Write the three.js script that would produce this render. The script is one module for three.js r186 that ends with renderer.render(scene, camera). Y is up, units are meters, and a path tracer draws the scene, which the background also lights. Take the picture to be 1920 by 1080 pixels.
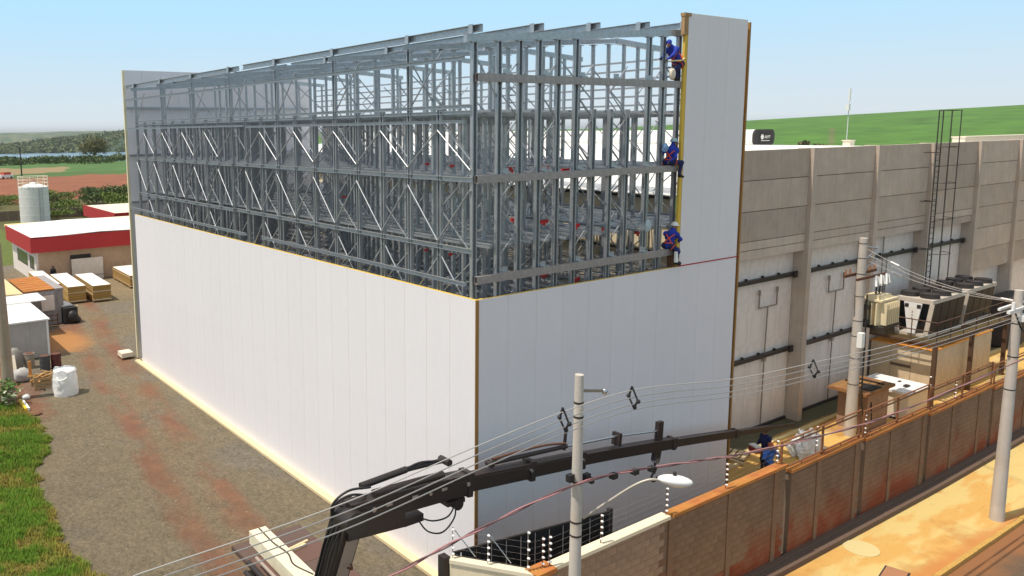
import * as THREE from 'three';
import { mergeGeometries } from 'three/addons/utils/BufferGeometryUtils.js';
import { MarchingCubes } from 'three/addons/objects/MarchingCubes.js';

// ------------------------------------------------------------ camera, sky, sun, exposure
const scene = new THREE.Scene();
const camera = new THREE.PerspectiveCamera(39.33, 1024 / 576, 0.2, 30000);
{
  const C = new THREE.Vector3(-14.789, 13.884, 17.231), yaw = 0.59912, pitch = 0.13947, roll = -0.01106;
  const f = new THREE.Vector3(Math.sin(yaw) * Math.cos(pitch), -Math.sin(pitch), -Math.cos(yaw) * Math.cos(pitch));
  const r = new THREE.Vector3().crossVectors(f, new THREE.Vector3(0, 1, 0)).normalize();
  const u = new THREE.Vector3().crossVectors(r, f);
  camera.position.copy(C);
  camera.up.copy(r.clone().multiplyScalar(-Math.sin(roll)).addScaledVector(u, Math.cos(roll)));
  camera.lookAt(C.clone().add(f));
  camera.setViewOffset(1920, 1080, 239.93, 83.3, 1920, 1080);
}
const SUN = new THREE.Vector3(-0.45, 1, -0.09).normalize();
{
  const W = 512, H = 256, d = new Float32Array(W * H * 4);
  const mix = (a, b, t) => a + (b - a) * t, sm = (a, b, x) => { const t = Math.min(1, Math.max(0, (x - a) / (b - a))); return t * t * (3 - 2 * t); };
  const hz = [0.74, 0.80, 0.84], mid = [0.485, 0.80, 1.03], zen = [0.53, 0.54, 0.59];
  for (let j = 0; j < H; j++) for (let i = 0; i < W; i++) {
    const el = ((j + 0.5) / H - 0.5) * Math.PI, az = ((i + 0.5) / W - 0.5) * 2 * Math.PI;
    const x = Math.cos(el) * Math.cos(az), y = Math.sin(el), z = Math.cos(el) * Math.sin(az), k = (j * W + i) * 4;
    const deg = el * 180 / Math.PI, t1 = sm(-1, 9.5, deg), t2 = sm(9, 34, deg);
    const c = Math.max(0, x * SUN.x + y * SUN.y + z * SUN.z), glow = 0.35 * Math.pow(c, 6) + 1.2 * Math.pow(c, 60);
    for (let q = 0; q < 3; q++) d[k + q] = y < -0.02 ? [0.2, 0.17, 0.13][q] : mix(mix(hz[q], mid[q], t1), zen[q], t2) + glow * [1, 0.97, 0.9][q];
    d[k + 3] = 1;
  }
  const t = new THREE.DataTexture(d, W, H, THREE.RGBAFormat, THREE.FloatType);
  t.mapping = THREE.EquirectangularReflectionMapping; t.magFilter = t.minFilter = THREE.LinearFilter; t.wrapS = THREE.RepeatWrapping; t.needsUpdate = true;
  scene.background = t; scene.environment = t;
}
const sun = new THREE.DirectionalLight(0xfff2e2, 4.1);
sun.position.copy(SUN).multiplyScalar(150).add(new THREE.Vector3(10, 0, -15)); sun.target.position.set(10, 0, -15);
sun.castShadow = true; sun.shadow.mapSize.set(4096, 4096); sun.shadow.radius = 1;
Object.assign(sun.shadow.camera, { left: -90, right: 90, top: 90, bottom: -90, near: 1, far: 400 });
scene.add(sun, sun.target);
scene.fog = new THREE.FogExp2(0xd6e2ea, 0.00007);

// ------------------------------------------------------------ helpers
let SEED = 7; const rnd = () => { SEED = (SEED * 1664525 + 1013904223) >>> 0; return SEED / 4294967296; };
const rr = (a, b) => a + (b - a) * rnd();
const V = (x, y, z) => new THREE.Vector3(x, y, z);
const lerp = (a, b, t) => a + (b - a) * t;
const sstep = (a, b, x) => { const t = Math.min(1, Math.max(0, (x - a) / (b - a))); return t * t * (3 - 2 * t); };
const hsh = (x, y, s) => { let n = (Math.imul(x, 374761393) + Math.imul(y, 668265263) + Math.imul(s, 974634541)) | 0; n = Math.imul(n ^ (n >>> 13), 1274126177); return ((n ^ (n >>> 16)) >>> 0) / 4294967296; };
function vn(x, y, s, p = 1 << 20) {                   // value noise, wraps every p cells
  const xi = Math.floor(x), yi = Math.floor(y), fx = x - xi, fy = y - yi, u = fx * fx * (3 - 2 * fx), v = fy * fy * (3 - 2 * fy);
  const w = (a) => ((a % p) + p) % p;
  const a = hsh(w(xi), w(yi), s), b = hsh(w(xi + 1), w(yi), s), c = hsh(w(xi), w(yi + 1), s), d = hsh(w(xi + 1), w(yi + 1), s);
  return a + (b - a) * u + (c - a + (a - b - c + d) * u) * v;
}
const fbm = (x, y, s, p, o = 4) => { let t = 0, a = 0.5, n = 0; for (let i = 0; i < o; i++) { t += a * vn(x, y, s + i, p); n += a; x *= 2; y *= 2; p *= 2; a *= 0.55; } return t / n; };
const toS = (c) => Math.round(255 * (c <= 0.0031308 ? 12.92 * c : 1.055 * Math.pow(c, 1 / 2.4) - 0.055));
function tex(w, h, metresX, metresY, fn, srgb = true) {       // fn(u, v in 0..1) -> [r, g, b] linear or a number
  const d = new Uint8Array(w * h * 4);
  for (let j = 0; j < h; j++) for (let i = 0; i < w; i++) {
    let c = fn((i + 0.5) / w, (j + 0.5) / h); if (typeof c === 'number') c = [c, c, c];
    const k = (j * w + i) * 4;
    for (let q = 0; q < 3; q++) { const x = Math.min(1, Math.max(0, c[q])); d[k + q] = srgb ? toS(x) : Math.round(255 * x); }
    d[k + 3] = 255;
  }
  const t = new THREE.DataTexture(d, w, h, THREE.RGBAFormat); t.wrapS = t.wrapT = THREE.RepeatWrapping;
  t.magFilter = THREE.LinearFilter; t.minFilter = THREE.LinearMipmapLinearFilter; t.generateMipmaps = true; t.anisotropy = 8;
  if (srgb) t.colorSpace = THREE.SRGBColorSpace;
  if (metresX) t.repeat.set(1 / metresX, 1 / metresY);
  t.needsUpdate = true; return t;
}
const mat = (c, rough = 0.8, metal = 0, extra = {}) => { const m = new THREE.MeshStandardMaterial({ roughness: rough, metalness: metal, ...extra }); if (Array.isArray(c)) m.color.setRGB(...c); else if (c != null) m.color.set(c); return m; };
const texMat = (t, rough = 0.85, metal = 0, extra = {}) => { const m = mat([1, 1, 1], rough, metal, extra); m.map = t; return m; };

function uvBox(g) {                                     // uv in metres by the dominant axis of each face
  const p = g.attributes.position, n = p.count, uv = new Float32Array(n * 2), a = V(), b = V(), c = V(), e = V(), f = V();
  for (let i = 0; i < n; i += 3) {
    a.fromBufferAttribute(p, i); b.fromBufferAttribute(p, i + 1); c.fromBufferAttribute(p, i + 2);
    e.subVectors(b, a); f.subVectors(c, a); e.cross(f); const x = Math.abs(e.x), y = Math.abs(e.y), z = Math.abs(e.z);
    [a, b, c].forEach((q, k) => { const U = y >= x && y >= z ? [q.x, q.z] : x >= z ? [q.z, q.y] : [q.x, q.y]; uv[(i + k) * 2] = U[0]; uv[(i + k) * 2 + 1] = U[1]; });
  }
  g.setAttribute('uv', new THREE.BufferAttribute(uv, 2)); return g;
}
const UP = V(0, 1, 0);
function basis(a, b, up = UP) {                         // matrix with local z along a->b, centred between
  const z = V().subVectors(b, a).normalize(); let x = V().crossVectors(up, z); if (x.lengthSq() < 1e-6) x = V().crossVectors(V(1, 0, 0), z); x.normalize();
  const y = V().crossVectors(z, x); return new THREE.Matrix4().makeBasis(x, y, z).setPosition(V().addVectors(a, b).multiplyScalar(0.5));
}
class MB {
  constructor() { this.g = []; }
  add(g, m) { let q = g.index ? g.toNonIndexed() : g.clone(); for (const k of Object.keys(q.attributes)) if (!['position', 'normal'].includes(k)) q.deleteAttribute(k); if (m) q.applyMatrix4(m); this.g.push(q); return this; }
  box(x0, y0, z0, x1, y1, z1) { const g = new THREE.BoxGeometry(Math.abs(x1 - x0), Math.abs(y1 - y0), Math.abs(z1 - z0)); g.translate((x0 + x1) / 2, (y0 + y1) / 2, (z0 + z1) / 2); return this.add(g); }
  bar(a, b, w, h, up) { const g = new THREE.BoxGeometry(w, h, a.distanceTo(b)); return this.add(g, basis(a, b, up)); }
  tube(a, b, r, seg = 6, r2 = r) { const g = new THREE.CylinderGeometry(r2, r, a.distanceTo(b), seg); g.rotateX(Math.PI / 2); return this.add(g, basis(a, b)); }
  path(pts, r, seg = 6, n) { const c = new THREE.CatmullRomCurve3(pts); return this.add(new THREE.TubeGeometry(c, n || pts.length * 6, r, seg)); }
  poly(pts, r, seg = 5) { for (let i = 0; i + 1 < pts.length; i++) this.tube(pts[i], pts[i + 1], r, seg); return this; }
  channel(a, b, w, h, t, up) {                          // C section: web + two flanges, open side to local +x
    const l = a.distanceTo(b), m = basis(a, b, up);
    const s = (x0, y0, x1, y1) => { const g = new THREE.BoxGeometry(x1 - x0, y1 - y0, l); g.translate((x0 + x1) / 2, (y0 + y1) / 2, 0); this.add(g, m); };
    s(-w / 2, -h / 2, -w / 2 + t, h / 2); s(-w / 2 + t, h / 2 - t, w / 2, h / 2); s(-w / 2 + t, -h / 2, w / 2, -h / 2 + t); return this;
  }
  sphere(c, rx, ry = rx, rz = rx, seg = 10) { const g = new THREE.SphereGeometry(1, seg, Math.max(6, seg - 2)); g.scale(rx, ry, rz); g.translate(c.x, c.y, c.z); return this.add(g); }
  geo() { const g = mergeGeometries(this.g); return uvBox(g); }
  build(name, m, parent = scene, extra) { const o = new THREE.Mesh(this.geo(), m); o.name = parent === scene ? numbered(name) : name; o.castShadow = o.receiveShadow = true; if (extra) Object.assign(o.userData, extra); parent.add(o); return o; }
}
const NUM = {};
function numbered(n) { const k = NUM[n] = (NUM[n] ?? -1) + 1; return k ? n + '_' + String(k).padStart(3, '0') : n; }
function thing(name, label, category, pos = [0, 0, 0], turn = 0, group) { const o = new THREE.Group(); o.name = numbered(name); o.position.set(...pos); o.rotation.y = turn; o.userData = { label, category }; if (group) o.userData.group = group; scene.add(o); return o; }
function tag(o, label, category, group) { o.userData = { ...o.userData, label, category }; if (group) o.userData.group = group; return o; }
const struct = (mb, name, m) => mb.build(name, m, scene, { kind: 'structure' });
function mesh(geo, m, name, parent, pos) { const o = new THREE.Mesh(geo, m); o.name = parent === scene ? numbered(name) : name; if (pos) o.position.set(...pos); o.castShadow = o.receiveShadow = true; parent.add(o); return o; }
const boxGeo = (w, h, d) => new MB().box(-w / 2, -h / 2, -d / 2, w / 2, h / 2, d / 2).geo();

// ------------------------------------------------------------ materials
const T = {};
T.concrete = tex(512, 512, 4, 4, (u, v) => { const s = fbm(u * 40, v * 3, 11, 40, 2), n = fbm(u * 8, v * 8, 3, 8, 5), g = vn(u * 200, v * 200, 5, 200); const k = 0.66 + 0.26 * n + 0.16 * s + 0.08 * g; const w = sstep(0.55, 0.75, fbm(u * 5, v * 5, 33, 5, 4)) * 0.5; return [0.57 * k, (0.485 - 0.04 * w) * k, (0.405 - 0.07 * w) * k]; });
T.rough = tex(256, 256, 2, 2, (u, v) => 0.35 + 0.3 * fbm(u * 16, v * 16, 71, 16, 4) + 0.2 * vn(u * 128, v * 128, 8, 128), false);
T.steel = tex(256, 256, 0.8, 0.8, (u, v) => { const n = fbm(u * 12, v * 12, 21, 12, 3); const k = 0.8 + 0.35 * n; return [0.44 * k, 0.465 * k, 0.495 * k]; });
T.panel = tex(256, 1024, 1.14, 4.5, (u, v) => { const n = fbm(u * 3, v * 8, 41, 4, 4), d = sstep(0.62, 0.85, fbm(u * 12, v * 4, 43, 12, 4)); const k = 0.80 + 0.035 * n - 0.03 * d; return [k * 0.985, k * 0.965, k * 0.995]; });
T.ribs = tex(256, 256, 2.28, 4.56, (u, v) => { const p = (u * 44) % 1; return (p < 0.22 ? 0.3 : 0.55) + 0.4 * fbm(u * 4, v * 4, 47, 4, 2); }, false);
T.wood = tex(256, 256, 1, 1, (u, v) => { const n = fbm(u * 30, v * 2, 51, 30, 3), q = fbm(u * 4, v * 4, 53, 4, 3); const k = 0.6 + 0.5 * n + 0.2 * q; return [0.42 * k, 0.27 * k, 0.13 * k]; });
T.block = tex(512, 512, 3, 3, (u, v) => { const n = fbm(u * 10, v * 10, 61, 10, 5), g = vn(u * 250, v * 250, 63, 250), s = fbm(u * 24, v * 3, 66, 24, 3); const k = 0.6 + 0.4 * n + 0.18 * g + 0.15 * s; return [0.31 * k, 0.215 * k, 0.15 * k]; });
T.rust = tex(256, 256, 3, 3, (u, v) => { const n = fbm(u * 4, v * 20, 81, 20, 4), q = fbm(u * 8, v * 8, 84, 8, 4); const k = 0.5 + 0.8 * n; return [0.5 * k, (0.13 + 0.12 * q) * k, 0.035 * k]; });
T.grime = tex(256, 256, 2, 2, (u, v) => { const n = fbm(u * 6, v * 6, 91, 6, 5), s = fbm(u * 20, v * 2, 94, 20, 3); const k = 0.75 + 0.25 * n + 0.1 * s; return [k, k * 0.98, k * 0.95]; });
const M = {
  concrete: texMat(T.concrete, 0.92, 0, { bumpMap: T.rough, bumpScale: 0.004 }),
  steel: texMat(T.steel, 0.38, 0.6), steelDull: texMat(T.steel, 0.55, 0.55),
  panel: texMat(T.panel, 0.55, 0, { bumpMap: T.ribs, bumpScale: 0.0022 }),
  foam: mat([0.72, 0.5, 0.08], 0.9), foamPale: mat([0.78, 0.62, 0.3], 0.9), foamShaded: mat([0.36, 0.19, 0.06], 0.9),  // the brown one is yellow foam with its shade put into the colour
  wood: texMat(T.wood, 0.85), woodPale: mat([0.75, 0.6, 0.36], 0.85), woodDark: mat([0.16, 0.08, 0.04], 0.85),
  block: texMat(T.block, 0.95, 0, { bumpMap: T.rough, bumpScale: 0.005 }),
  mortar: mat([0.19, 0.135, 0.095], 0.95), rust: texMat(T.rust, 0.85, 0.1), rustDark: mat([0.14, 0.06, 0.035], 0.8, 0.2),
  red: mat([0.62, 0.035, 0.03], 0.5), redPaint: mat([0.42, 0.015, 0.022], 0.55),
  white: mat([0.82, 0.82, 0.80], 0.55), whiteGrime: texMat(T.grime, 0.6), cream: mat([0.78, 0.70, 0.55], 0.75), creamWall: texMat(T.grime, 0.8),
  black: mat([0.018, 0.018, 0.02], 0.5), darkSteel: mat([0.05, 0.043, 0.04], 0.45, 0.4), dark: mat([0.035, 0.03, 0.03], 0.7),
  crane: texMat(T.grime, 0.4, 0.15), craneDust: mat([0.36, 0.29, 0.24], 0.7), hose: mat([0.02, 0.02, 0.022], 0.6), chrome: mat([0.5, 0.52, 0.55], 0.25, 0.9),
  poleC: texMat(T.concrete, 0.9, 0, { bumpMap: T.rough, bumpScale: 0.004 }), ceramic: mat([0.35, 0.16, 0.08], 0.3), ins: mat([0.85, 0.85, 0.83], 0.3),
  wire: mat([0.55, 0.53, 0.50], 0.5, 0.4), pink: mat([0.42, 0.2, 0.2], 0.6), plastic: mat([0.88, 0.9, 0.87], 0.6), beam: texMat(T.steel, 0.5, 0.35),
  blueSuit: mat([0.02, 0.05, 0.34], 0.85), hard: mat([0.82, 0.84, 0.82], 0.35), strap: mat([0.75, 0.1, 0.04], 0.7)
};
M.creamWall.color.setRGB(0.88, 0.78, 0.56); M.whiteGrime.color.setRGB(0.86, 0.80, 0.76); M.poleC.color.setRGB(1.0, 1.08, 1.15); M.beam.color.setRGB(0.85, 0.74, 0.68); M.crane.color.setRGB(0.042, 0.031, 0.03);
// ------------------------------------------------------------ ground, fields, hills, lake
const CX = -14.79, CZ = 17.23;
const streetY = (x) => x < 0 ? 0 : x < 20 ? -0.022 * x : -0.44 - 0.004 * (x - 20);
function terrainH(x, z) {
  const dx = x - CX, dz = z - CZ, d = Math.hypot(dx, dz); if (d < 150) return -0.75 + 0.69 * sstep(78, 92, d);
  let az = Math.atan2(dx, -dz) * 180 / Math.PI;
  const wl = 1 - sstep(20, 32, az), n = fbm(x / 260 + 50, z / 260 + 50, 201, 1 << 16, 4) - 0.5;
  let left = 0;
  left = -24 * sstep(360, 1120, d);
  if (d > 1580) {
    const h1 = lerp(-22, 13, Math.min(1.3, Math.max(-0.3, (az - 8.5) / 8))) + 12 * n;
    const r1 = sstep(1600, 2250, d) * (1 - 0.8 * sstep(2300, 3000, d));
    const r2 = sstep(2800, 4600, d) * 44 * (1 - sstep(5200, 8000, d));
    left = -24 + r1 * (h1 + 24) + r2 + 10 * n * sstep(2600, 3600, d);
  }
  const hm = Math.min(33, Math.max(0, 14 + (Math.min(az, 90) - 50) * 0.67)) * (az > -60 ? 1 : 0);
  const right = hm * sstep(170, 900, d) * (1 - 0.6 * sstep(1000, 3000, d)) + 1.2 * n * sstep(200, 500, d);
  return -0.06 + wl * left + (1 - wl) * right;
}
{
  const azs = []; for (let a = -180; a <= 180.01;) { azs.push(a); a += (a >= 2 && a < 80) ? 0.25 : 4; }
  const ds = []; for (let d = 0; d < 100; d += 4) ds.push(d); for (let d = 100; d < 9000; d *= 1.018) ds.push(d); ds.push(12000, 20000);
  const P = [], C = [], U = [], I = [], na = azs.length;
  for (const d of ds) for (const a of azs) {
    const t = a * Math.PI / 180, x = CX + d * Math.sin(t), z = CZ - d * Math.cos(t);
    P.push(x, terrainH(x, z), z); U.push(x, z);
    const n = fbm(x / 30 + 99, z / 30 + 99, 211, 1 << 16, 4), m = fbm(x / 9 + 9, z / 9 + 9, 215, 1 << 16, 3), row = fbm(a * 0.9, Math.log(d + 1) * 60, 219, 1 << 16, 2);
    let c; const bend = d * (1 + 0.10 * (vn(a * 0.7, 3.3, 231) - 0.5) + 0.02 * (vn(a * 4, 7.7, 232) - 0.5));
    if (a > 26 && a < 150) { const k = 0.62 + 0.75 * row + 0.2 * n; c = Math.abs(a - 63.25 - (d - 400) * 0.0003) < 0.13 && d > 300 && d < 560 ? [0.13 * k, 0.145 * k, 0.04 * k] : d < 120 ? [0.13, 0.09, 0.05] : [0.066 * k, 0.17 * k, 0.010 * k]; }
    else if (d > 1580) { const k = 0.7 + 0.6 * m, f = sstep(0.45, 0.6, n); c = d < 2700 ? [0.035 * k, 0.07 * k, 0.03 * k] : [lerp(0.05, 0.17, f) * k, lerp(0.10, 0.17, f) * k, lerp(0.04, 0.08, f) * k]; }
    else if (bend < 62) c = [0.14, 0.10, 0.065];
    else if (bend < 128) c = [0.10 + 0.05 * n, 0.15, 0.02];
    else if (bend < 185) c = [0.07 + 0.06 * m, 0.10, 0.025];
    else if (bend < 290) { const k = 0.75 + 0.5 * row; c = [0.27 * k, 0.092 * k, 0.036 * k]; }
    else if (bend < 322) { const k = 0.7 + 0.6 * m; c = [0.065 * k, 0.14 * k, 0.02 * k]; }
    else if (bend < 375 && a > 8 && a < 12.6 + (d - 310) * 0.01) c = [0.30, 0.22, 0.10];
    else { const k = 0.75 + 0.5 * row; c = [0.07 * k, 0.16 * k, 0.026 * k]; }
    C.push(...c);
  }
  for (let j = 0; j + 1 < ds.length; j++) for (let i = 0; i + 1 < na; i++) { const a = j * na + i, b = a + 1, c = a + na, e = c + 1; I.push(a, b, c, b, e, c); }
  const g = new THREE.BufferGeometry(); g.setAttribute('position', new THREE.Float32BufferAttribute(P, 3)); g.setAttribute('color', new THREE.Float32BufferAttribute(C, 3)); g.setAttribute('uv', new THREE.Float32BufferAttribute(U, 2)); g.setIndex(I); g.computeVertexNormals();
  const fine = tex(512, 512, 7, 7, (u, v) => 0.62 + 0.5 * fbm(u * 20, v * 20, 301, 20, 5));
  const o = mesh(g, texMat(fine, 0.95, 0, { vertexColors: true, side: THREE.DoubleSide }), 'ground', scene); o.userData.kind = 'structure';
  const w = new THREE.PlaneGeometry(2600, 640); w.rotateX(-Math.PI / 2); w.translate(420, -22.2, -1340);
  const ripple = tex(256, 256, 40, 40, (u, v) => fbm(u * 12, v * 12, 305, 12, 4), false);
  const wm = new THREE.MeshPhysicalMaterial({ roughness: 0.22, metalness: 0, bumpMap: ripple, bumpScale: 0.4 }); wm.color.setRGB(0.10, 0.16, 0.22);
  mesh(w, wm, 'lake_water', scene).userData.kind = 'structure';
}
// gravel yard west of the new building
function sheet(name, x0, x1, z0, z1, y, m, nx = 1, yf) {
  const g = new THREE.PlaneGeometry(x1 - x0, z1 - z0, nx, 1); g.rotateX(-Math.PI / 2); g.translate((x0 + x1) / 2, 0, (z0 + z1) / 2);
  const p = g.attributes.position, uv = g.attributes.uv;
  for (let i = 0; i < p.count; i++) { p.setY(i, y + (yf ? yf(p.getX(i)) : 0)); uv.setXY(i, (p.getX(i) - x0) / (x1 - x0), (p.getZ(i) - z0) / (z1 - z0)); }
  g.computeVertexNormals(); const o = mesh(g, m, name, scene); o.userData.kind = 'structure'; return o;
}
const interp = (L, t) => { if (t >= L[0][0]) return L[0][1]; for (let i = 0; i + 1 < L.length; i++) if (t <= L[i][0] && t >= L[i + 1][0]) return lerp(L[i][1], L[i + 1][1], (t - L[i][0]) / (L[i + 1][0] - L[i][0])); return L[L.length - 1][1]; };
const track = [[6, -5.6], [-8, -5.4], [-13, -4.9], [-21, -3.8], [-30, -2.9], [-38, -2.0], [-46, -0.5], [-75, 3]];
const bump = tex(512, 512, 0, 0, (u, v) => 0.25 + 0.5 * hsh(Math.floor(u * 512), Math.floor(v * 512), 91) + 0.3 * vn(u * 128, v * 128, 92, 128), false); bump.repeat.set(10, 30);
function gravelSheet(x0, x1, z0, z1, TW, TH, y) {
  const t = tex(TW, TH, 0, 0, (u, v) => {
    const x = lerp(x0, x1, u), z = lerp(z0, z1, v);
    const big = fbm(x * 0.35 + 70, z * 0.35 + 70, 401, 1 << 16, 4), mid = fbm(x * 1.7 + 40, z * 1.7 + 40, 405, 1 << 16, 4), gr = hsh(Math.floor(u * TW), Math.floor(v * TH), 77), g2 = vn(x * 9, z * 9, 78);
    const g3 = vn(x * 17, z * 13, 79), g4 = vn(x * 9 + 5, z * 6 + 5, 80), k = 0.25 + 0.5 * gr * (0.4 + 0.6 * g2) + 0.5 * g3 + 0.22 * g4 + 0.25 * mid + 0.07 + (gr > 0.985 ? 0.8 : 0);
    let c = [0.19 * k, 0.156 * k, 0.098 * k];
    const q = sstep(0.45, 0.7, big); c = [lerp(c[0], 0.178 * k, q), lerp(c[1], 0.155 * k, q), lerp(c[2], 0.115 * k, q)];
    const tx = interp(track, z); let r = 0;
    for (const o of [0, 1.75]) { const dd = Math.abs(x - tx - o - 0.5 * (mid - 0.5)); r = Math.max(r, (1 - sstep(0.1, 0.95, dd)) * sstep(0.22, 0.62, fbm(x * 1.1 + 20, z * 0.4 + 20, 411 + Math.round(o) * 4, 1 << 16, 4)) * (0.45 + 0.5 * g3 + 0.45 * gr)); }
    r = Math.max(r, sstep(-6.2, -7.2, x + 1.6 * (mid - 0.5)) * sstep(-23, -26, z + 3 * (big - 0.5)) * (0.7 + 0.4 * gr));              // bare red earth round the pole
    r = Math.max(r, 0.85 * sstep(1.6, 0.5, Math.hypot((x - (tx - 0.4)) * 1.1, (z + 41) * 0.32) + 0.8 * (mid - 0.5)));
    r = Math.min(1, r);
    c = [lerp(c[0], 0.25 * (0.7 + 0.5 * mid), r * 0.75), lerp(c[1], 0.085 * (0.7 + 0.5 * mid), r * 0.75), lerp(c[2], 0.04 * (0.7 + 0.5 * mid), r * 0.75)];
    const o = sstep(2.6, 1.1, Math.hypot((x + 2.9) * 1.1, (z + 39) * 0.62) + 1.4 * (mid - 0.5)) * 0.85;                        // ochre sand beside the shed
    c = [lerp(c[0], 0.46, o), lerp(c[1], 0.22, o), lerp(c[2], 0.07, o)];
    const s = sstep(1.6, 0.4, Math.abs(x - tx - 0.9) + 1.6 * (big - 0.4)) * 0.35; c = c.map((a, i) => lerp(a, [0.22, 0.165, 0.095][i] * k, s));
    if (z < -50) { const f = sstep(-50, -56, z + 4 * (big - 0.5)) * sstep(1, 4, x) * 0.6; c = c.map((a, i) => lerp(a, [0.30, 0.23, 0.13][i] * (0.7 + 0.4 * mid), f)); }
    return c;
  });
  sheet('gravel_yard', x0, x1, z0, z1, y, texMat(t, 0.95, 0, { bumpMap: bump, bumpScale: 0.03 }));
}
gravelSheet(-16, 14, -76, 4.1, 1024, 1024, -0.004);
gravelSheet(-10.5, 0.1, -36, 4.1, 1024, 2048, 0);
{
  const x0 = 12.9, x1 = 64, z0 = -3.0, z1 = 4.02;
  const t = tex(2048, 256, 0, 0, (u, v) => {
    const x = lerp(x0, x1, u), z = lerp(z0, z1, v), n = fbm(x * 0.8 + 9, z * 0.8 + 9, 421, 1 << 16, 5), m = fbm(x * 0.35 + 9, z * 3 + 9, 424, 1 << 16, 4);
    let c = [0.64, 0.40 + 0.12 * (n - 0.5), 0.11]; const q = sstep(0.5, 0.72, m); c = c.map((a, i) => lerp(a, [0.6, 0.47, 0.22][i], q * 0.7));
    const r = sstep(0.55, 0.75, n); c = c.map((a, i) => lerp(a, [0.36, 0.15, 0.04][i], r * 0.75));
    const gx = sstep(-1.45, -1.7, z + 0.5 * (n - 0.5)); c = c.map((a, i) => lerp(a, [0.10, 0.095, 0.05][i] * (0.7 + 0.6 * n), gx));  // shade of the hall painted into the colour, together with the greenish drain strip
    return c;
  });
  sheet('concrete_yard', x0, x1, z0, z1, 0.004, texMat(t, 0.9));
  new MB().box(16, 0.0045, -1.42, 45, 0.09, -1.22).build('drain_kerb', texMat(T.grime, 0.8), scene, { kind: 'structure' }).material.color.setRGB(0.72, 0.6, 0.3);
}
sheet('floor_slab', 0.02, 12.7, -31.4, 0.2, 0.05, texMat(T.concrete, 0.9));
{
  const x0 = -14, x1 = 64;
  const t = tex(2048, 128, 0, 0, (u, v) => {
    const x = lerp(x0, x1, u), z = v * 3.11, n = fbm(x * 0.7 + 31, z * 0.7 + 31, 431, 1 << 16, 5), m = fbm(x * 0.5 + z * 0.9 + 31, z * 1.6 - x * 0.2 + 31, 435, 1 << 16, 4);
    let c = [0.6, 0.455, 0.17]; const q = sstep(0.42, 0.66, m); c = c.map((a, i) => lerp(a, [0.58, 0.32, 0.08][i], q * 0.85));
    const d = sstep(0.58, 0.75, n); c = c.map((a, i) => lerp(a, [0.45, 0.22, 0.055][i], d * 0.6)); const cr = Math.abs(fbm(x * 0.45 + 7, z * 0.9 + 7, 439, 1 << 16, 4) - 0.5), e = sstep(2.6, 3.1, z + 0.6 * (n - 0.5)); if (cr < 0.0012) c = c.map((a) => a * 0.7); c = c.map((a, i) => lerp(a, [0.5, 0.2, 0.05][i], e * 0.8));
    return c;
  });
  const xs = 40;
  sheet('pavement', x0, x1, 4.2, 7.3, 0, texMat(t, 0.92), xs, streetY);
  // kerb stones, each a piece of its own
  const k = new THREE.Group(); k.name = 'kerb'; k.userData.kind = 'structure'; scene.add(k);
  const kt = tex(256, 64, 0, 0, (u, v) => { const n = fbm(u * 8, v * 4, 441, 8, 4); return [0.5 + 0.15 * (n - 0.5), 0.24 + 0.12 * n, 0.075]; });
  const km = texMat(kt, 0.9), kg = boxGeo(0.985, 0.34, 0.15);
  for (let x = 8; x < 34; x += 1) { const o = mesh(kg, km, 'kerb_stone', k, [x + 0.5, streetY(x + 0.5) - 0.155 + rr(-0.006, 0.006), 7.385 + rr(-0.006, 0.006)]); o.rotation.z = -0.022; }
  const r = tex(2048, 256, 0, 0, (u, v) => {
    const x = lerp(x0, x1, u), z = v * 9, n = fbm(x * 0.6 + 51, z * 0.6 + 51, 451, 1 << 16, 5), g = hsh(Math.floor(u * 2048), Math.floor(v * 256), 5), k2 = 0.75 + 0.4 * g;
    let c = [0.115 * k2, 0.08 * k2, 0.05 * k2]; const d = sstep(1.3, 0.0, z + 1.5 * (n - 0.5)) * 0.75, s = sstep(0.55, 0.75, fbm(x * 0.2 + 3, z * 2 + 3, 455, 1 << 16, 3)) * 0.4;
    c = c.map((a, i) => lerp(a, [0.30, 0.12, 0.035][i], Math.max(d, s))); return c;
  });
  sheet('road', x0, x1, 7.46, 16.5, -0.13, texMat(r, 0.9), xs, streetY);
}
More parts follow.
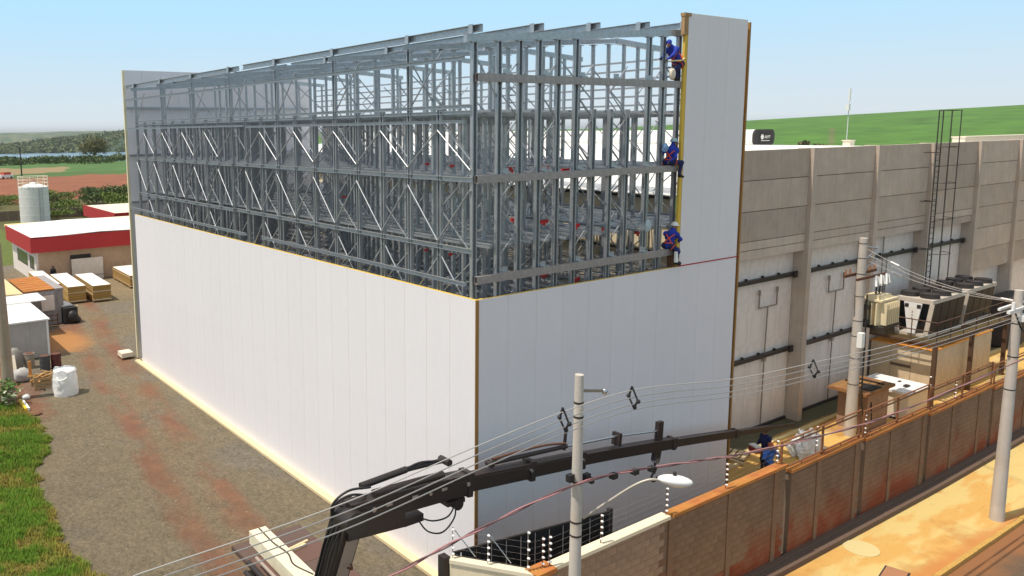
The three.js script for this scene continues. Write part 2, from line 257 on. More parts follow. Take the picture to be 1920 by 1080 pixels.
// lawn bank in the near left corner
const bankEdge = [[-3, -8.6], [-7.7, -9.0], [-8.6, -9.3], [-11.3, -9.35], [-14.2, -9.25], [-17.6, -8.95], [-19, -7.95], [-22.7, -7.6], [-26, -7.85], [-27.5, -8.7], [-29, -10.5]];
const bankE = (z) => interp(bankEdge, z) + 0.35 * (vn(z * 1.9, 3, 461) - 0.5) + 0.2 * (vn(z * 6, 3, 462) - 0.5);
const bankH = (x, z) => { const d = bankE(z) - x; return d < 0 ? -0.1 : 0.03 + 0.75 * sstep(0, 4.5, d) + 0.12 * fbm(x * 0.9 + 20, z * 0.9 + 20, 463, 1 << 16, 3) * sstep(0, 1, d); };
{
  const g = new THREE.PlaneGeometry(14, 26, 70, 130); g.rotateX(-Math.PI / 2); g.translate(-14.5, 0, -16.2); const p = g.attributes.position, uv = g.attributes.uv;
  for (let i = 0; i < p.count; i++) { p.setY(i, bankH(p.getX(i), p.getZ(i))); uv.setXY(i, p.getX(i), p.getZ(i)); } g.computeVertexNormals();
  const soil = tex(512, 512, 6, 6, (u, v) => { const n = fbm(u * 6, v * 6, 471, 6, 5), d = sstep(0.52, 0.68, fbm(u * 5, v * 5, 477, 5, 4)); return [lerp(0.075, 0.22, d) * (0.6 + 0.7 * n), lerp(0.125, 0.13, d) * (0.6 + 0.7 * n), lerp(0.015, 0.04, d) * (0.6 + 0.7 * n)]; });
  mesh(g, texMat(soil, 0.95), 'grass_bank', scene).userData.kind = 'structure';
  // blades: small tufts of three bent blades
  const tuft = (() => { const P = []; for (let b = 0; b < 4; b++) { const a = b * 1.7 + 0.3, c = Math.cos(a), s = Math.sin(a), w = 0.012, h = 0.09 + 0.03 * b, l = 0.05 + 0.015 * b; P.push(-s * w, 0, c * w, s * w, 0, -c * w, c * l, h, s * l); } const q = new THREE.BufferGeometry(); q.setAttribute('position', new THREE.Float32BufferAttribute(P, 3)); q.computeVertexNormals(); return q; })();
  const N = 52000, im = new THREE.InstancedMesh(tuft, mat([1, 1, 1], 0.8, 0, { side: THREE.DoubleSide }), N), m4 = new THREE.Matrix4(), qq = new THREE.Quaternion(), col = new THREE.Color(); let k = 0;
  for (let tries = 0; k < N && tries < 400000; tries++) {
    const z = rr(-28.5, -4), x = bankE(z) + 0.12 - Math.pow(rnd(), 1.3) * 6.5 ; const h = bankH(x, z); if (h < -0.05 && rnd() < 0.6) continue;
    const dry = fbm(x * 0.8 + 60, z * 0.8 + 60, 481, 1 << 16, 3), edge = bankE(z) - x; if (dry > 0.56 && rnd() < 0.6) continue;
    qq.setFromAxisAngle(UP, rnd() * 6.3); const s = rr(0.55, 1.25); m4.compose(V(x, Math.max(h, 0) - 0.005, z), qq, V(s * 1.3, s * rr(0.6, 1.3), s * 1.3)); im.setMatrixAt(k, m4);
    const y = sstep(0.5, 0.68, dry) * 0.6 + (edge < 0.25 ? 0.4 * rnd() : 0) + (rnd() < 0.06 ? 0.7 : 0), v = rr(0.6, 1.3); col.setRGB(lerp(0.125, 0.34, Math.min(1, y)) * v, lerp(0.25, 0.25, Math.min(1, y)) * v, lerp(0.012, 0.05, Math.min(1, y)) * v); im.setColorAt(k, col); k++;
  }
  im.count = k; im.name = 'bank_grass'; im.castShadow = im.receiveShadow = true; tag(im, 'short green grass with dry patches on the bank beside the gravel drive', 'grass'); im.userData.kind = 'stuff'; scene.add(im);
}
// ------------------------------------------------------------ the new rack-clad warehouse
const LW = 31.44, WF = 12.72, W1 = 9.08, HP = 9.02, HT = 17.54, PX = -0.11, PZ = 0.27;
{
  const b = thing('rack_warehouse', 'tall half-clad warehouse of galvanised storage racking with white panels on its lower walls', 'warehouse', [0, 0, 0]);
  // --- sandwich panels, each with its yellow foam core
  const tones = [0.995, 1, 1.006, 0.99].map((k) => { const m = M.panel.clone(); m.color.setRGB(k, k, k * 1.005); return m; });
  const pick = () => tones[Math.floor(rnd() * 4)];
  const panelX = (h) => new MB().box(-0.055, 0, -0.5665, 0.055, h, 0.5665).geo(), coreX = (h) => new MB().box(-0.05, 0.02, -0.569, 0.05, h + 0.008, 0.569).geo();
  const panelZ = (h) => new MB().box(-0.5665, 0, -0.05, 0.5665, h, 0.05).geo(), coreZ = (h) => new MB().box(-0.569, 0.02, -0.045, 0.569, h + 0.008, 0.045).geo();
  const gx = panelX(HP), cx = coreX(HP), gz = panelZ(HP), cz = coreZ(HP), gzU = panelZ(HT - HP - 0.03), czU = coreZ(HT - HP - 0.03), gBack = panelZ(HT - 0.05), cBack = coreZ(HT - 0.05), gSide = panelX(HT), cSide = coreX(HT);
  const panel = (g, c, x, y, z, foam) => { const o = mesh(g, pick(), 'wall_panel', b, [x, y, z]); mesh(c, foam, 'foam_core', o); return o; };
  const n = 28, pw = 1.1405;
  for (let i = 0; i < 27; i++) panel(gx, cx, PX + 0.055, 0.08, 0.27 - pw * (i + 0.5), M.foam);
  for (let i = 0; i < 11; i++) panel(gz, cz, 0.02 + pw * (i + 0.5), 0.08, PZ - 0.05, M.foam);
  for (let i = 0; i < 3; i++) panel(gzU, czU, 9.5 + pw * (i + 0.5) - 0.36 + (i ? 0 : 0.0), HP + 0.11, PZ - 0.05, M.foam);
  for (let i = 0; i < 11; i++) panel(gBack, cBack, 0.5 + pw * i - 0.02, 0.08, -31.55, M.foamPale);
  for (let i = 0; i < 1; i++) panel(gSide, cSide, WF - 0.02, 0.06, PZ - 0.69 - pw * i, M.foamShaded);
  // end grain of the two side walls, corner trims, base strips
  new MB().box(PX + 0.002, 0.06, PZ + 0.003, 0.012, HP + 0.07, PZ + 0.022).build('corner_trim', M.foamShaded, b);
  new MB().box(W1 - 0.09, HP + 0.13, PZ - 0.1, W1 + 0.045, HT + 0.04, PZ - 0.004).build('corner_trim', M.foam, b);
  new MB().box(WF - 0.02, 0.06, PZ - 0.09, WF + 0.06, HT + 0.02, PZ - 0.006).build('corner_trim', M.foamShaded, b);
  new MB().box(PX + 0.0, 0.1, -31.62, 0.02, HT, -31.48).build('corner_trim', mat([0.8, 0.74, 0.5], 0.8), b);
  new MB().box(PX - 0.30, 0.004, -31.1, PX - 0.004, 0.11, 0.42).build('base_strip', M.woodPale, b);
  new MB().box(W1 + 0.04, HP + 0.085, PZ - 0.03, WF, HP + 0.125, PZ + 0.012).build('joint_strip', M.redPaint, b);
  new MB().box(W1 - 0.2, HT - 0.62, PZ - 0.1, W1 + 0.02, HT - 0.02, PZ + 0.03).box(W1 - 0.22, HT - 0.02, PZ - 0.12, W1 + 0.14, HT + 0.085, PZ + 0.05).build('timber_block', M.wood, b);
  new MB().box(W1 - 0.22, HP + 0.02, -0.02, W1 + 0.03, HP + 0.85, PZ - 0.06).build('timber_block', M.woodDark, b);

  // --- steel
  const XS = [0.04, 0.95, 1.75, 2.52, 3.3, 4.08, 4.9, 5.7, 6.5, 7.5, 8.22, 9.05, 9.9, 10.7, 11.5, 12.4], ZK = (k) => -0.02 - 1.482 * k, tall = [0, 2, 5, 8, 11, 14, 17, 20];
  const roofY = (x) => 16.36 + 0.072 * Math.min(x, 9.4);
  const upright = (h) => { const m = new MB(), w = 0.07, d = 0.055, t = 0.012; m.box(-w, 0, -d, -w + t, h, d).box(w - t, 0, -d, w, h, d).box(-w + t, 0, d - t, w - t, h, d).box(-w - 0.018, 0, -d - t, -w + 0.02, h, -d).box(w - 0.02, 0, -d - t, w + 0.018, h, -d); return m; };
  const upCache = {}; const up = (h) => upCache[h.toFixed(2)] ??= upright(h).geo();
  const upSt = new MB();
  XS.forEach((x, i) => {
    for (let k = 0; k <= 20; k++) {
      const isTall = tall.includes(k) && !(k === 0 && x > 4.5 && x < 7), h = isTall && (i === 0 || k <= 5 || [2, 4, 6, 8, 11, 13, 15].includes(i)) ? roofY(x) - 0.1 : 14.42;
      if (i > 0 && k > 5 && isTall && ![2, 4, 6, 8, 11, 13, 15].includes(i)) { if (i > 7 && k % 3) continue; }
      if (i > 6 && i < 15 && k > 1 && k % 2 && !isTall) continue; if (i > 8 && i < 15 && !isTall && k % 4) continue;
      if (i === 0 || k === 0) { mesh(up(h), M.steel, 'upright', b, [x, 0.05, ZK(k)]).rotation.y = k === 0 ? Math.PI : Math.PI / 2; }
      else { // interior uprights, past counting singly
        const w = k > 5 ? 0.048 : 0.055; upSt.box(x - w, 0.05, ZK(k) - 0.045, x - w + 0.012, h, ZK(k) + 0.045).box(x + w - 0.012, 0.05, ZK(k) - 0.05, x + w, h, ZK(k) + 0.05).box(x - w + 0.012, 0.05, ZK(k) + 0.038, x + w - 0.012, h, ZK(k) + 0.05);
      }
    }
  });
  upSt.build('inner_uprights', M.steel, b, { kind: 'stuff' });
  // roof beams on every tall row, with head plates, and roof purlins above them
  tall.forEach((k) => { const z = ZK(k); new MB().channel(V(-0.25, roofY(-0.1), z), V(9.4, roofY(9.4), z), 0.12, k ? 0.15 : 0.2, 0.012).build('roof_beam', M.steel, b); if (k > 0) new MB().channel(V(9.4, roofY(9.4), z), V(12.55, roofY(9.4) - 0.2, z), 0.16, 0.2, 0.014).build('roof_beam', M.steel, b); });
  const pads = new MB(); tall.forEach((k) => XS.forEach((x) => { if (!(k === 0 && x > 4.5 && x < 7) && (k <= 5 || x < 0.1 || [1.75, 3.3, 6.5, 9.05, 12.4].includes(x))) pads.box(x - 0.13, roofY(x) - 0.125, ZK(k) - 0.1, x + 0.13, roofY(x) - 0.104, ZK(k) + 0.1); })); pads.build('head_plates', M.steel, b, { kind: 'stuff' });
  for (const x of [0.02, 2.33, 4.71, 7.03, 9.3]) {
    new MB().channel(V(x, roofY(x) + 0.24, x > 9 ? 0.12 : 0.32), V(x, roofY(x) + 0.24, -15.0), 0.1, 0.2, 0.012).build('roof_purlin', M.steel, b);
    new MB().channel(V(x, roofY(x) + 0.22, -15.4), V(x, roofY(x) + 0.2, -31.4), 0.1, 0.2, 0.012).build('roof_purlin', M.steel, b);
    const cl = new MB(); tall.forEach((k) => cl.box(x - 0.1, roofY(x) + 0.1, ZK(k) - 0.09, x + 0.062, roofY(x) + 0.36, ZK(k) - 0.075).box(x - 0.1, roofY(x) + 0.1, ZK(k) - 0.075, x - 0.085, roofY(x) + 0.36, ZK(k) + 0.08)); cl.build('purlin_cleats', M.steel, b, { kind: 'stuff' });
  }
  // wall girts along the west face
  const girt = (y, z0, z1, s = 0.07, y2 = y) => new MB().channel(V(PX - 0.01, y, z0), V(PX - 0.01, y2, z1), s, s * 1.2, 0.008).build('wall_girt', M.steel, b);
  girt(15.84, -0.25, -14.6, 0.085); girt(15.8, -14.8, -31.4, 0.085); girt(14.1, -0.25, -14.6, 0.07); girt(14.15, -14.8, -31.2, 0.07); girt(9.5, -0.15, -13.4, 0.09); girt(9.47, -14.9, -31.3, 0.09);
  for (const y of [10.46, 12.48]) { new MB().channel(V(-0.03, y, 0), V(-0.03, y, -16.0), 0.1, 0.13, 0.012).build('rack_rail', M.steel, b); new MB().channel(V(-0.03, y - 0.03, -16.2), V(-0.03, y - 0.05, -29.7), 0.1, 0.13, 0.012).build('rack_rail', M.steel, b); }
  for (const y of [14.36, 14.52]) new MB().channel(V(-0.03, y, 0), V(-0.03, y, -29.7), 0.08, 0.09, 0.01).build('rack_rail', M.steel, b);
  // big box beams on the south face, open at the corner end
  for (const y of [15.3, 12.5, 9.64]) { const m = new MB(); m.box(0.02, y - 0.11, 0.06, 9.0, y - 0.098, 0.2).box(0.02, y + 0.098, 0.06, 9.0, y + 0.11, 0.2).box(0.02, y - 0.098, 0.188, 9.0, y + 0.098, 0.2).box(0.02, y - 0.098, 0.06, 9.0, y + 0.098, 0.072); m.build('front_beam', M.beam, b); const br = new MB(); for (let x = 1.2; x < 8.5; x += 1.56) br.box(x - 0.12, y + 0.112, 0.03, x + 0.12, y + 0.15, 0.17).box(x - 0.12, y + 0.15, 0.03, x + 0.12, y + 0.27, 0.045); br.build('beam_bracket', M.steel, b); }
  // zigzag braces of the west face
  const brace = (y0, k0, y1, k1) => new MB().tube(V(Math.min(y0, y1) < 9 ? 0.03 : -0.07, y0, ZK(k0)), V(Math.min(y0, y1) < 9 ? 0.03 : -0.07, y1, ZK(k1)), 0.026, 6).build('brace', M.steel, b);
  for (let k = 0; k < 20; k++) {
    if (k === 10) continue;
    const e = k % 2 === 0;
    brace(e ? 12.2 : 10.62, k, e ? 10.62 : 12.2, k + 1);
    brace(e ? 8.6 : 10.22, k, e ? 10.22 : 8.6, k + 1);
    if (e) { brace(12.75, k, 13.87, k + 1); } else brace(13.87, k, 12.75, k + 1);
  }
  // inner steel: rails, ties, lacing
  const rails = new MB(), ties = new MB(), lace = new MB();
  for (const y of [14.42, 12.5, 10.5, 8.4, 6.3]) for (let i = 1; i < XS.length; i++) {
    rails.box(XS[i] - 0.2, y - 0.05, -29.7, XS[i] - 0.055, y + 0.02, -0.1); if (y > 8) rails.box(XS[i] + 0.055, y - 0.05, -29.7, XS[i] + (y > 14 || y < 11 ? 0.2 : 0.12), y + 0.02, -0.4);
  }
  for (const y of [14.33, 12.4, 10.38, 8.28]) for (let k = 1; k <= 20; k++) { ties.box(0.1, y - 0.06, ZK(k) + 0.06, 12.4, y + 0.02, ZK(k) + 0.11); if (y > 14 || y < 9) ties.box(0.1, y - 0.06, ZK(k) + 0.70, 12.4, y, ZK(k) + 0.75); }
  for (let k = 0; k <= 20; k++) for (const [a, c] of [[1, 2], [3, 4], [5, 6], [7, 8], [9, 10], [11, 12], [13, 14]]) {
    const top = tall.includes(k) && k < 9 ? 16.1 : 14.2; let s = (k + a) % 2; if (k > 9 && a > 4) continue; if (a > 6 && k % 2) continue;
    for (let y = 5.2; y < top - 0.6; y += 0.82) { lace.bar(V(XS[s ? a : c], y, ZK(k) - 0.02), V(XS[s ? c : a], y + 0.78, ZK(k) - 0.02), 0.03, 0.03); s = 1 - s; }
  }
  for (let k = 0; k < 20; k += 2) for (const i of [0, 3, 6, 9, 12]) { let s = 0; for (let y = 6.4; y < 14; y += 1.3) { lace.bar(V(XS[i] + 0.03, y, ZK(s ? k : k + 1)), V(XS[i] + 0.03, y + 1.22, ZK(s ? k + 1 : k)), 0.03, 0.03); s = 1 - s; } }
  // upper-storey lacing of the tall rows, and the girts of the far (east) side against the sky
  for (const k of [0, 2, 5, 8, 11, 14]) for (const [x0, x1] of [[0.04, 0.95], [3.3, 4.9], [8.22, 9.9]]) lace.bar(V(x0, 16.0, ZK(k)), V(x1, 14.7, ZK(k)), 0.035, 0.035);
  for (let k = 0; k < 20; k++) if (k % 3 === 1) lace.bar(V(0.08, 16.1, ZK(k)), V(0.08, 14.6, ZK(k + 1)), 0.035, 0.035);
  for (const y of [14.75, 15.1, 15.45, 15.8, 16.15, 16.5]) rails.box(12.5, y, -31, 12.58, y + 0.075, -0.9);
  for (const y of [12.5, 15.3, 9.7]) ties.box(0.0, y, -31.4, 12.4, y + 0.12, -31.28);
  rails.build('inner_rails', M.steel, b, { kind: 'stuff' }); ties.build('inner_ties', M.steel, b, { kind: 'stuff' }); lace.build('lacing_bars', M.steel, b, { kind: 'stuff' });
  // red rail-end stops
  const stop = new MB().box(-0.2, -0.055, -0.03, 0.2, 0.055, 0.03).box(-0.2, 0.055, -0.03, 0.2, 0.075, 0.06).box(-0.05, -0.14, -0.03, 0.05, -0.055, 0.03).geo();
  for (const [x, y, z] of [[1.78, 12.72, -0.3], [3.1, 12.7, -0.3], [4.03, 12.6, -0.3], [7.76, 12.36, -0.2], [1.91, 11.2, -0.3], [3.14, 11.05, -0.3], [4.56, 10.82, -0.3], [5.96, 10.6, -0.3], [7.61, 10.36, -0.3], [3.17, 9.4, -0.3], [4.62, 9.08, -0.3], [1.2, 11.41, -14.14], [1.2, 11.4, -8.83], [1.2, 12.79, -3.64], [1.2, 12.77, -2.38], [1.2, 9.96, -3.72], [1.2, 9.97, -2.44]]) mesh(stop, M.red, 'end_stop', b, [x, y, z]).scale.setScalar(x === 1.2 ? 0.45 : 0.8);
}
// ------------------------------------------------------------ the existing concrete hall
{
  const b = thing('concrete_hall', 'long grey precast concrete hall with white lower wall bays and a white roof', 'industrial hall', [0, 0, 0]);
  const ZF = -2.2, top = 12.87, cols = [15.85, 21.98, 28.1, 34.25, 40.45, 46.65, 52.85, 59.05], tones = [0.86, 0.95, 1.04, 1.0, 1.1].map((k) => { const m = M.concrete.clone(); m.color.setRGB(k, k * 0.985, k * 0.97); return m; });
  cols.forEach((x) => { mesh(new MB().box(0, 0, -0.55, 0.34, top + 0.02, 0.2).geo(), tones[2], 'column', b, [x, 0, ZF - 0.02]); });
  const rows = [[11.61, top], [10.28, 11.58], [8.99, 10.25], [8.6, 8.96], [8.2, 8.57]];
  for (let i = 0; i + 1 < cols.length; i++) {
    const x0 = cols[i] + 0.35, x1 = cols[i + 1] - 0.01, full = i >= 4;
    const list = full ? [[11.61, top], [10.28, 11.58], [8.99, 10.25], [7.7, 8.96], [6.4, 7.67], [5.1, 6.37]] : rows;
    for (const [y0, y1] of list) { const o = mesh(new MB().box(x0, y0, -0.24, x1, y1, 0).geo(), tones[Math.floor(rnd() * 5)], 'concrete_panel', b, [0, 0, ZF + rr(-0.006, 0.006)]); }
    new MB().box(x0 - 0.02, full ? 5.1 : 8.2, ZF - 0.46, x1, top - 0.06, ZF - 0.26).build('backing_wall', M.concrete, b);
    const wm = M.whiteGrime, h = full ? 5.08 : 8.18, nn = Math.round((x1 - x0) / 1.17), w = (x1 - x0) / nn;
    const g = new MB().box(0.006, 0, -0.1, w - 0.006, h, 0).geo();
    for (let q = 0; q < nn; q++) mesh(g, wm, 'white_panel', b, [x0 + q * w, 0.12, -2.7]);
    new MB().box(x0, 0.004, -2.7, x1, 0.12, -2.6).build('base_plinth', M.dark, b);
    if (!full) for (const y of [7.06, 3.5]) { const m = new MB().box(x0, y - 0.1, -2.67, x1 - 0.02, y + 0.08, -2.5).box(x1 - 0.3, y - 0.16, -2.5, x1 - 0.02, y + 0.14, -2.42); for (let q = x0 + 0.5; q < x1 - 0.4; q += 1.3) m.box(q, y + 0.08, -2.65, q + 0.09, y + 0.17, -2.56); m.build('wall_rail', M.darkSteel, b); }
  }
  // drain forks on the white bays
  const pipe = mat([0.3, 0.25, 0.2], 0.7);
  for (const x of [19.85, 25.9]) { const z = -2.58; new MB().poly([V(x - 0.72, 6.42, z), V(x - 0.72, 5.76, z), V(x + 0.72, 5.76, z), V(x + 0.72, 6.42, z)], 0.035, 6).tube(V(x - 0.72, 6.36, z), V(x - 0.72, 6.6, z), 0.06, 8).tube(V(x + 0.72, 6.36, z), V(x + 0.72, 6.6, z), 0.06, 8).build('pipe_fork', pipe, b); new MB().poly([V(x, 5.76, z), V(x - 0.06, 3.7, z), V(x - 0.1, 0.2, z)], 0.03, 6).box(x - 0.16, 3.2, z - 0.04, x + 0.04, 3.55, z + 0.04).build('drain_pipe', pipe, b); }
  new MB().tube(V(30.6, 8.15, -2.6), V(30.6, 0.3, -2.6), 0.03).tube(V(31.1, 7, -2.6), V(31.1, 3.6, -2.6), 0.03).build('drain_pipe', pipe, b);
  new MB().box(44.3, 0.12, -2.1, 47.0, 3.3, -1.0).build('porch', M.dark, b);
  // west wall under the eave
  const g = new MB().box(-0.08, 0, 0.006, 0, 10.98, 1.164).geo();
  for (let i = 0; i < 48; i++) mesh(g, M.creamWall, 'side_panel', b, [13.48, 0.12, -4.3 - i * 1.17]);
  new MB().box(13.3, 10.2, -60, 13.39, 10.32, -3.2).box(13.3, 8.7, -60, 13.39, 8.78, -3.2).build('wall_rail', M.darkSteel, b);
  new MB().box(13.2, 10.98, -60, 13.45, 11.12, -3.2).build('eave_gutter', M.darkSteel, b);
  // roof: white metal sheet, ridge near the middle, ribbed
  const P = [[13.2, 11.13], [32.5, 12.72], [62, 11.0]], rib = tex(64, 16, 1, 1, (u) => (u * 4 % 1) < 0.3 ? 0.9 : 0.2, false);
  const rm = mat([0.86, 0.85, 0.82], 0.5, 0.0, { bumpMap: rib, bumpScale: 0.03, side: THREE.DoubleSide });
  for (let i = 0; i < 2; i++) { const a = P[i], c = P[i + 1], m = new MB(), L = Math.hypot(c[0] - a[0], c[1] - a[1]); m.bar(V(a[0], a[1], -31.2), V(c[0], c[1], -31.2), 57.6, 0.06); m.build('roof', rm, b); }
  // beige upper block beyond, and small roof box
  new MB().box(43.2, 11, -4.6, 62, 13.05, -3.9).box(43.15, 13.05, -4.65, 62, 13.12, -3.85).build('roof_block', M.cream, b);
  new MB().box(32.55, 12.4, -6.0, 33.05, 13.02, -5.6).box(32.5, 13.02, -6.05, 33.1, 13.06, -5.55).build('roof_box', M.cream, b);
  // caged ladder
  const lx = 33.45, lz = -1.62, lad = new THREE.Group(); lad.name = 'caged_ladder'; b.add(lad);
  new MB().tube(V(lx, 1, lz), V(lx, 14.6, lz), 0.03).tube(V(lx + 0.5, 1, lz), V(lx + 0.5, 14.6, lz), 0.03).tube(V(lx, 14.6, lz), V(lx + 0.5, 14.6, lz), 0.03).build('side_rail', M.darkSteel, lad);
  const rg = new MB(); for (let y = 1.2; y < 12.9; y += 0.3) rg.tube(V(lx, y, lz), V(lx + 0.5, y, lz), 0.018, 5); rg.build('rungs', M.darkSteel, lad);
  const cage = new MB(), pts = []; for (let i = 0; i <= 8; i++) { const a = Math.PI * i / 8; pts.push([lx + 0.25 + 0.85 * Math.cos(a) * 0.9 + 0.5, lz + 0.75 * Math.sin(a)]); }
  for (let y = 3.2; y < 14.7; y += 1.9) cage.poly(pts.map((q) => V(q[0], y, q[1])), 0.016, 4); for (const i of [0, 2, 4, 6, 8]) cage.tube(V(pts[i][0], 3.2, pts[i][1]), V(pts[i][0], 14.6, pts[i][1]), 0.016, 4); cage.tube(V(lx, 14.6, lz), V(pts[0][0], 14.6, pts[0][1]), 0.016, 4);
  cage.build('cage', M.darkSteel, lad);
  const br = new MB(); for (let y = 2; y < 12.8; y += 2.6) br.tube(V(lx, y, lz), V(lx, y, ZF), 0.02, 4).tube(V(lx + 0.5, y, lz), V(lx + 0.5, y, ZF), 0.02, 4); br.build('bracket', M.darkSteel, lad);
}
// long rounded roof tunnel with its dark lettered end
{
  const t = thing('roof_tunnel', 'long white rounded tunnel on the hall roof with a dark end bearing a white emblem', 'roof duct', [34.6, 12.62, -12]);
  const sh = (w, h, r) => { const s = new THREE.Shape(); s.moveTo(-w + r, 0); s.lineTo(w - r, 0); s.absarc(w - r, r, r, -Math.PI / 2, 0); s.lineTo(w, h - r); s.absarc(w - r, h - r, r, 0, Math.PI / 2); s.lineTo(-w + r, h); s.absarc(-w + r, h - r, r, Math.PI / 2, Math.PI); s.lineTo(-w, r); s.absarc(-w + r, r, r, Math.PI, 1.5 * Math.PI); return s; };
  const body = new THREE.ExtrudeGeometry(sh(1.15, 1.0, 0.36), { depth: 46, bevelEnabled: false, curveSegments: 6 }); body.translate(0, 0.06, -46); new MB().add(body).build('tunnel_skin', M.white, t);
  const end = new THREE.ExtrudeGeometry(sh(1.17, 1.02, 0.37), { depth: 0.12, bevelEnabled: false, curveSegments: 6 }); end.translate(0, 0.05, 0.001); const e = new MB().add(end).build('end_face', M.dark, t);
  const c = document.createElement('canvas'); c.width = 256; c.height = 128; const x = c.getContext('2d'); x.fillStyle = '#2b2320'; x.fillRect(0, 0, 256, 128); x.fillStyle = '#f4f1e6';
  for (let i = 0; i < 6; i++) { x.beginPath(); x.arc(70 + 19 * Math.cos(i * 1.047), 58 + 19 * Math.sin(i * 1.047), 12, 0, 7); x.fill(); } x.beginPath(); x.arc(70, 58, 14, 0, 7); x.fill();
  x.font = 'italic bold 44px sans-serif'; x.fillText('AUFT', 112, 74); x.fillRect(48, 96, 168, 7);
  const ct = new THREE.CanvasTexture(c); ct.colorSpace = THREE.SRGBColorSpace;
  mesh(new THREE.PlaneGeometry(1.5, 0.74), texMat(ct, 0.7), 'emblem', e, [0.1, 0.56, 0.126]);
}
// ------------------------------------------------------------ block wall along the street, with its rails and fence posts
const WZ = 4.22, secs = [[-1.4, 3.55, 3.2, 0], [3.8, 9.55, 3.2, 1], [9.9, 14.5, 2.92, 1], [14.8, 19.75, 2.84, 1], [20.0, 26.0, 2.66, 1], [26.3, 34, 2.5, 1], [34.2, 46, 2.4, 1]];
const capOrange = texMat(T.rust, 0.85); capOrange.color.setRGB(0.95, 0.98, 1.2);
const capPale = mat([0.78, 0.70, 0.52], 0.85);
{
  const w = thing('block_wall', 'long concrete block boundary wall stepping down beside the pavement', 'wall', [0, 0, 0]);
  const bt = [0.94, 0.99, 1.02, 1.06].map((k) => { const m = M.block.clone(); m.color.setRGB(k * 1.02, k, k * 0.96); return m; });
  const footM = mat([0.13, 0.085, 0.06], 0.95), pilM = M.block.clone(); pilM.color.setRGB(0.72, 0.62, 0.52); const dk = [0.62, 0.65, 0.68, 0.71].map((k) => { const m = M.block.clone(); m.color.setRGB(k * 1.08, k * 0.96, k * 0.82); return m; }), bg = boxGeo(0.391, 0.191, 0.05); let singles = 0; const restB = new MB();
  // red splash stains along the foot of the wall
  const stained = (() => { const t = tex(1024, 128, 0, 0, (u, v) => { const n = fbm(u * 60, v * 5, 501, 60, 4), g = vn(u * 700, v * 90, 505); const k = 0.65 + 0.5 * n + 0.15 * g, s = sstep(0.62, 0.1, v + 0.5 * (n - 0.5)) * (0.4 + 0.6 * sstep(0.35, 0.6, fbm(u * 14, v * 3, 507, 14, 3))); return [lerp(0.215, 0.25, s) * k, lerp(0.135, 0.055, s) * k, lerp(0.083, 0.017, s) * k]; }); return t; })();
  for (const [x0, x1, top, orange] of secs) {
    const y0 = streetY((x0 + x1) / 2) - 0.1, far = x0 > 9;
    new MB().box(x0, y0, WZ - 0.2, x1, top - 0.1, WZ - 0.012).build('wall_core', M.mortar, w);
    for (let j = 0, y = y0 + 0.1; y < top - 0.2; j++, y += 0.2) for (let x = x0 + (j % 2 ? 0 : 0.2); x < x1 - 0.02; x += 0.4) {
      const a = Math.max(x0, x - 0.2) , c = Math.min(x1, x + 0.2); if (c - a < 0.06) continue;
      if (!far && c - a > 0.39 && singles < 290 && x < 7.5 && y > 0.6) { const o = mesh(bg, (x < 3.6 ? bt : dk)[Math.floor(rnd() * 4)], 'block', w, [x, y + 0.1, WZ - 0.026 + rr(-0.003, 0.003)]); singles++; }
      else { const d = rr(-0.003, 0.003); restB.box(a + 0.0045, y + 0.0045, WZ - 0.05, c - 0.0045, y + 0.1955, WZ - 0.001 + d); }
    }
    new MB().box(x0 - 0.05, top - 0.1, WZ - 0.26, x1 + 0.05, top, WZ + 0.045).build('coping', orange ? capOrange : capPale, w);
  }
  const rest = restB.build('wall_blocks', texMat(stained, 0.95, 0, { bumpMap: T.rough, bumpScale: 0.005 }), w, { kind: 'stuff' });
  { const p = rest.geometry.attributes.position, uv = rest.geometry.attributes.uv; for (let i = 0; i < p.count; i++) uv.setXY(i, p.getX(i) / 40, Math.min(0.99, Math.max(0.01, (p.getY(i) - streetY(p.getX(i)) + 0.05) / 3.3))); }
  for (const x of [3.68, 6.5, 8.98, 11.57, 14.14, 16.75, 19.4, 22.1, 24.7, 27.4, 30, 32.6]) { const s = secs.find((q) => x < q[1] + 0.3), top = s[2]; new MB().box(x - 0.11, streetY(x) - 0.1, WZ - 0.19, x + 0.11, top - 0.1, WZ + 0.03).build('pilaster', pilM, w); }
  for (let x = 4; x < 34; x += 2.6) { const ya = streetY(x), yb = streetY(x + 2.59), m = new MB(); m.bar(V(x, ya + 0.04, WZ + 0.081), V(x + 2.59, yb + 0.04, WZ + 0.081), 0.158, 0.5).bar(V(x, ya, WZ + 0.31), V(x + 2.59, yb, WZ + 0.31), 0.3, 0.36); m.build('footing', footM, w); }
}
{
  // pale coped wing wall returning into the gateway
  const w = thing('wing_wall', 'short pale-coped wing wall at the gateway end of the block wall', 'wall', [0, 0, 0]);
  const a = V(-2.75, 0, 2.42), c = V(-1.5, 0, 4.16);
  const A = (y) => a.clone().setY(y), C2 = (y) => c.clone().setY(y);
  new MB().bar(A(1.5), C2(1.5), 0.16, 3.2).build('wall_core', M.creamWall, w); new MB().bar(A(3.15), C2(3.15), 0.24, 0.1).build('coping', capPale, w);
  const d = V().subVectors(c, a).normalize(), nrm = V(-d.z, 0, d.x);
  new MB().box(-1.56, -0.1, 4.0, -1.0, 3.1, 4.3).build('corner_pillar', M.block, w); new MB().box(-1.62, 3.1, 3.9, -0.95, 3.22, 4.34).build('pillar_cap', capOrange, w);
  new MB().box(-2.98, -0.1, 2.2, -2.78, 3.25, 2.44).build('end_post', M.darkSteel, w);
}
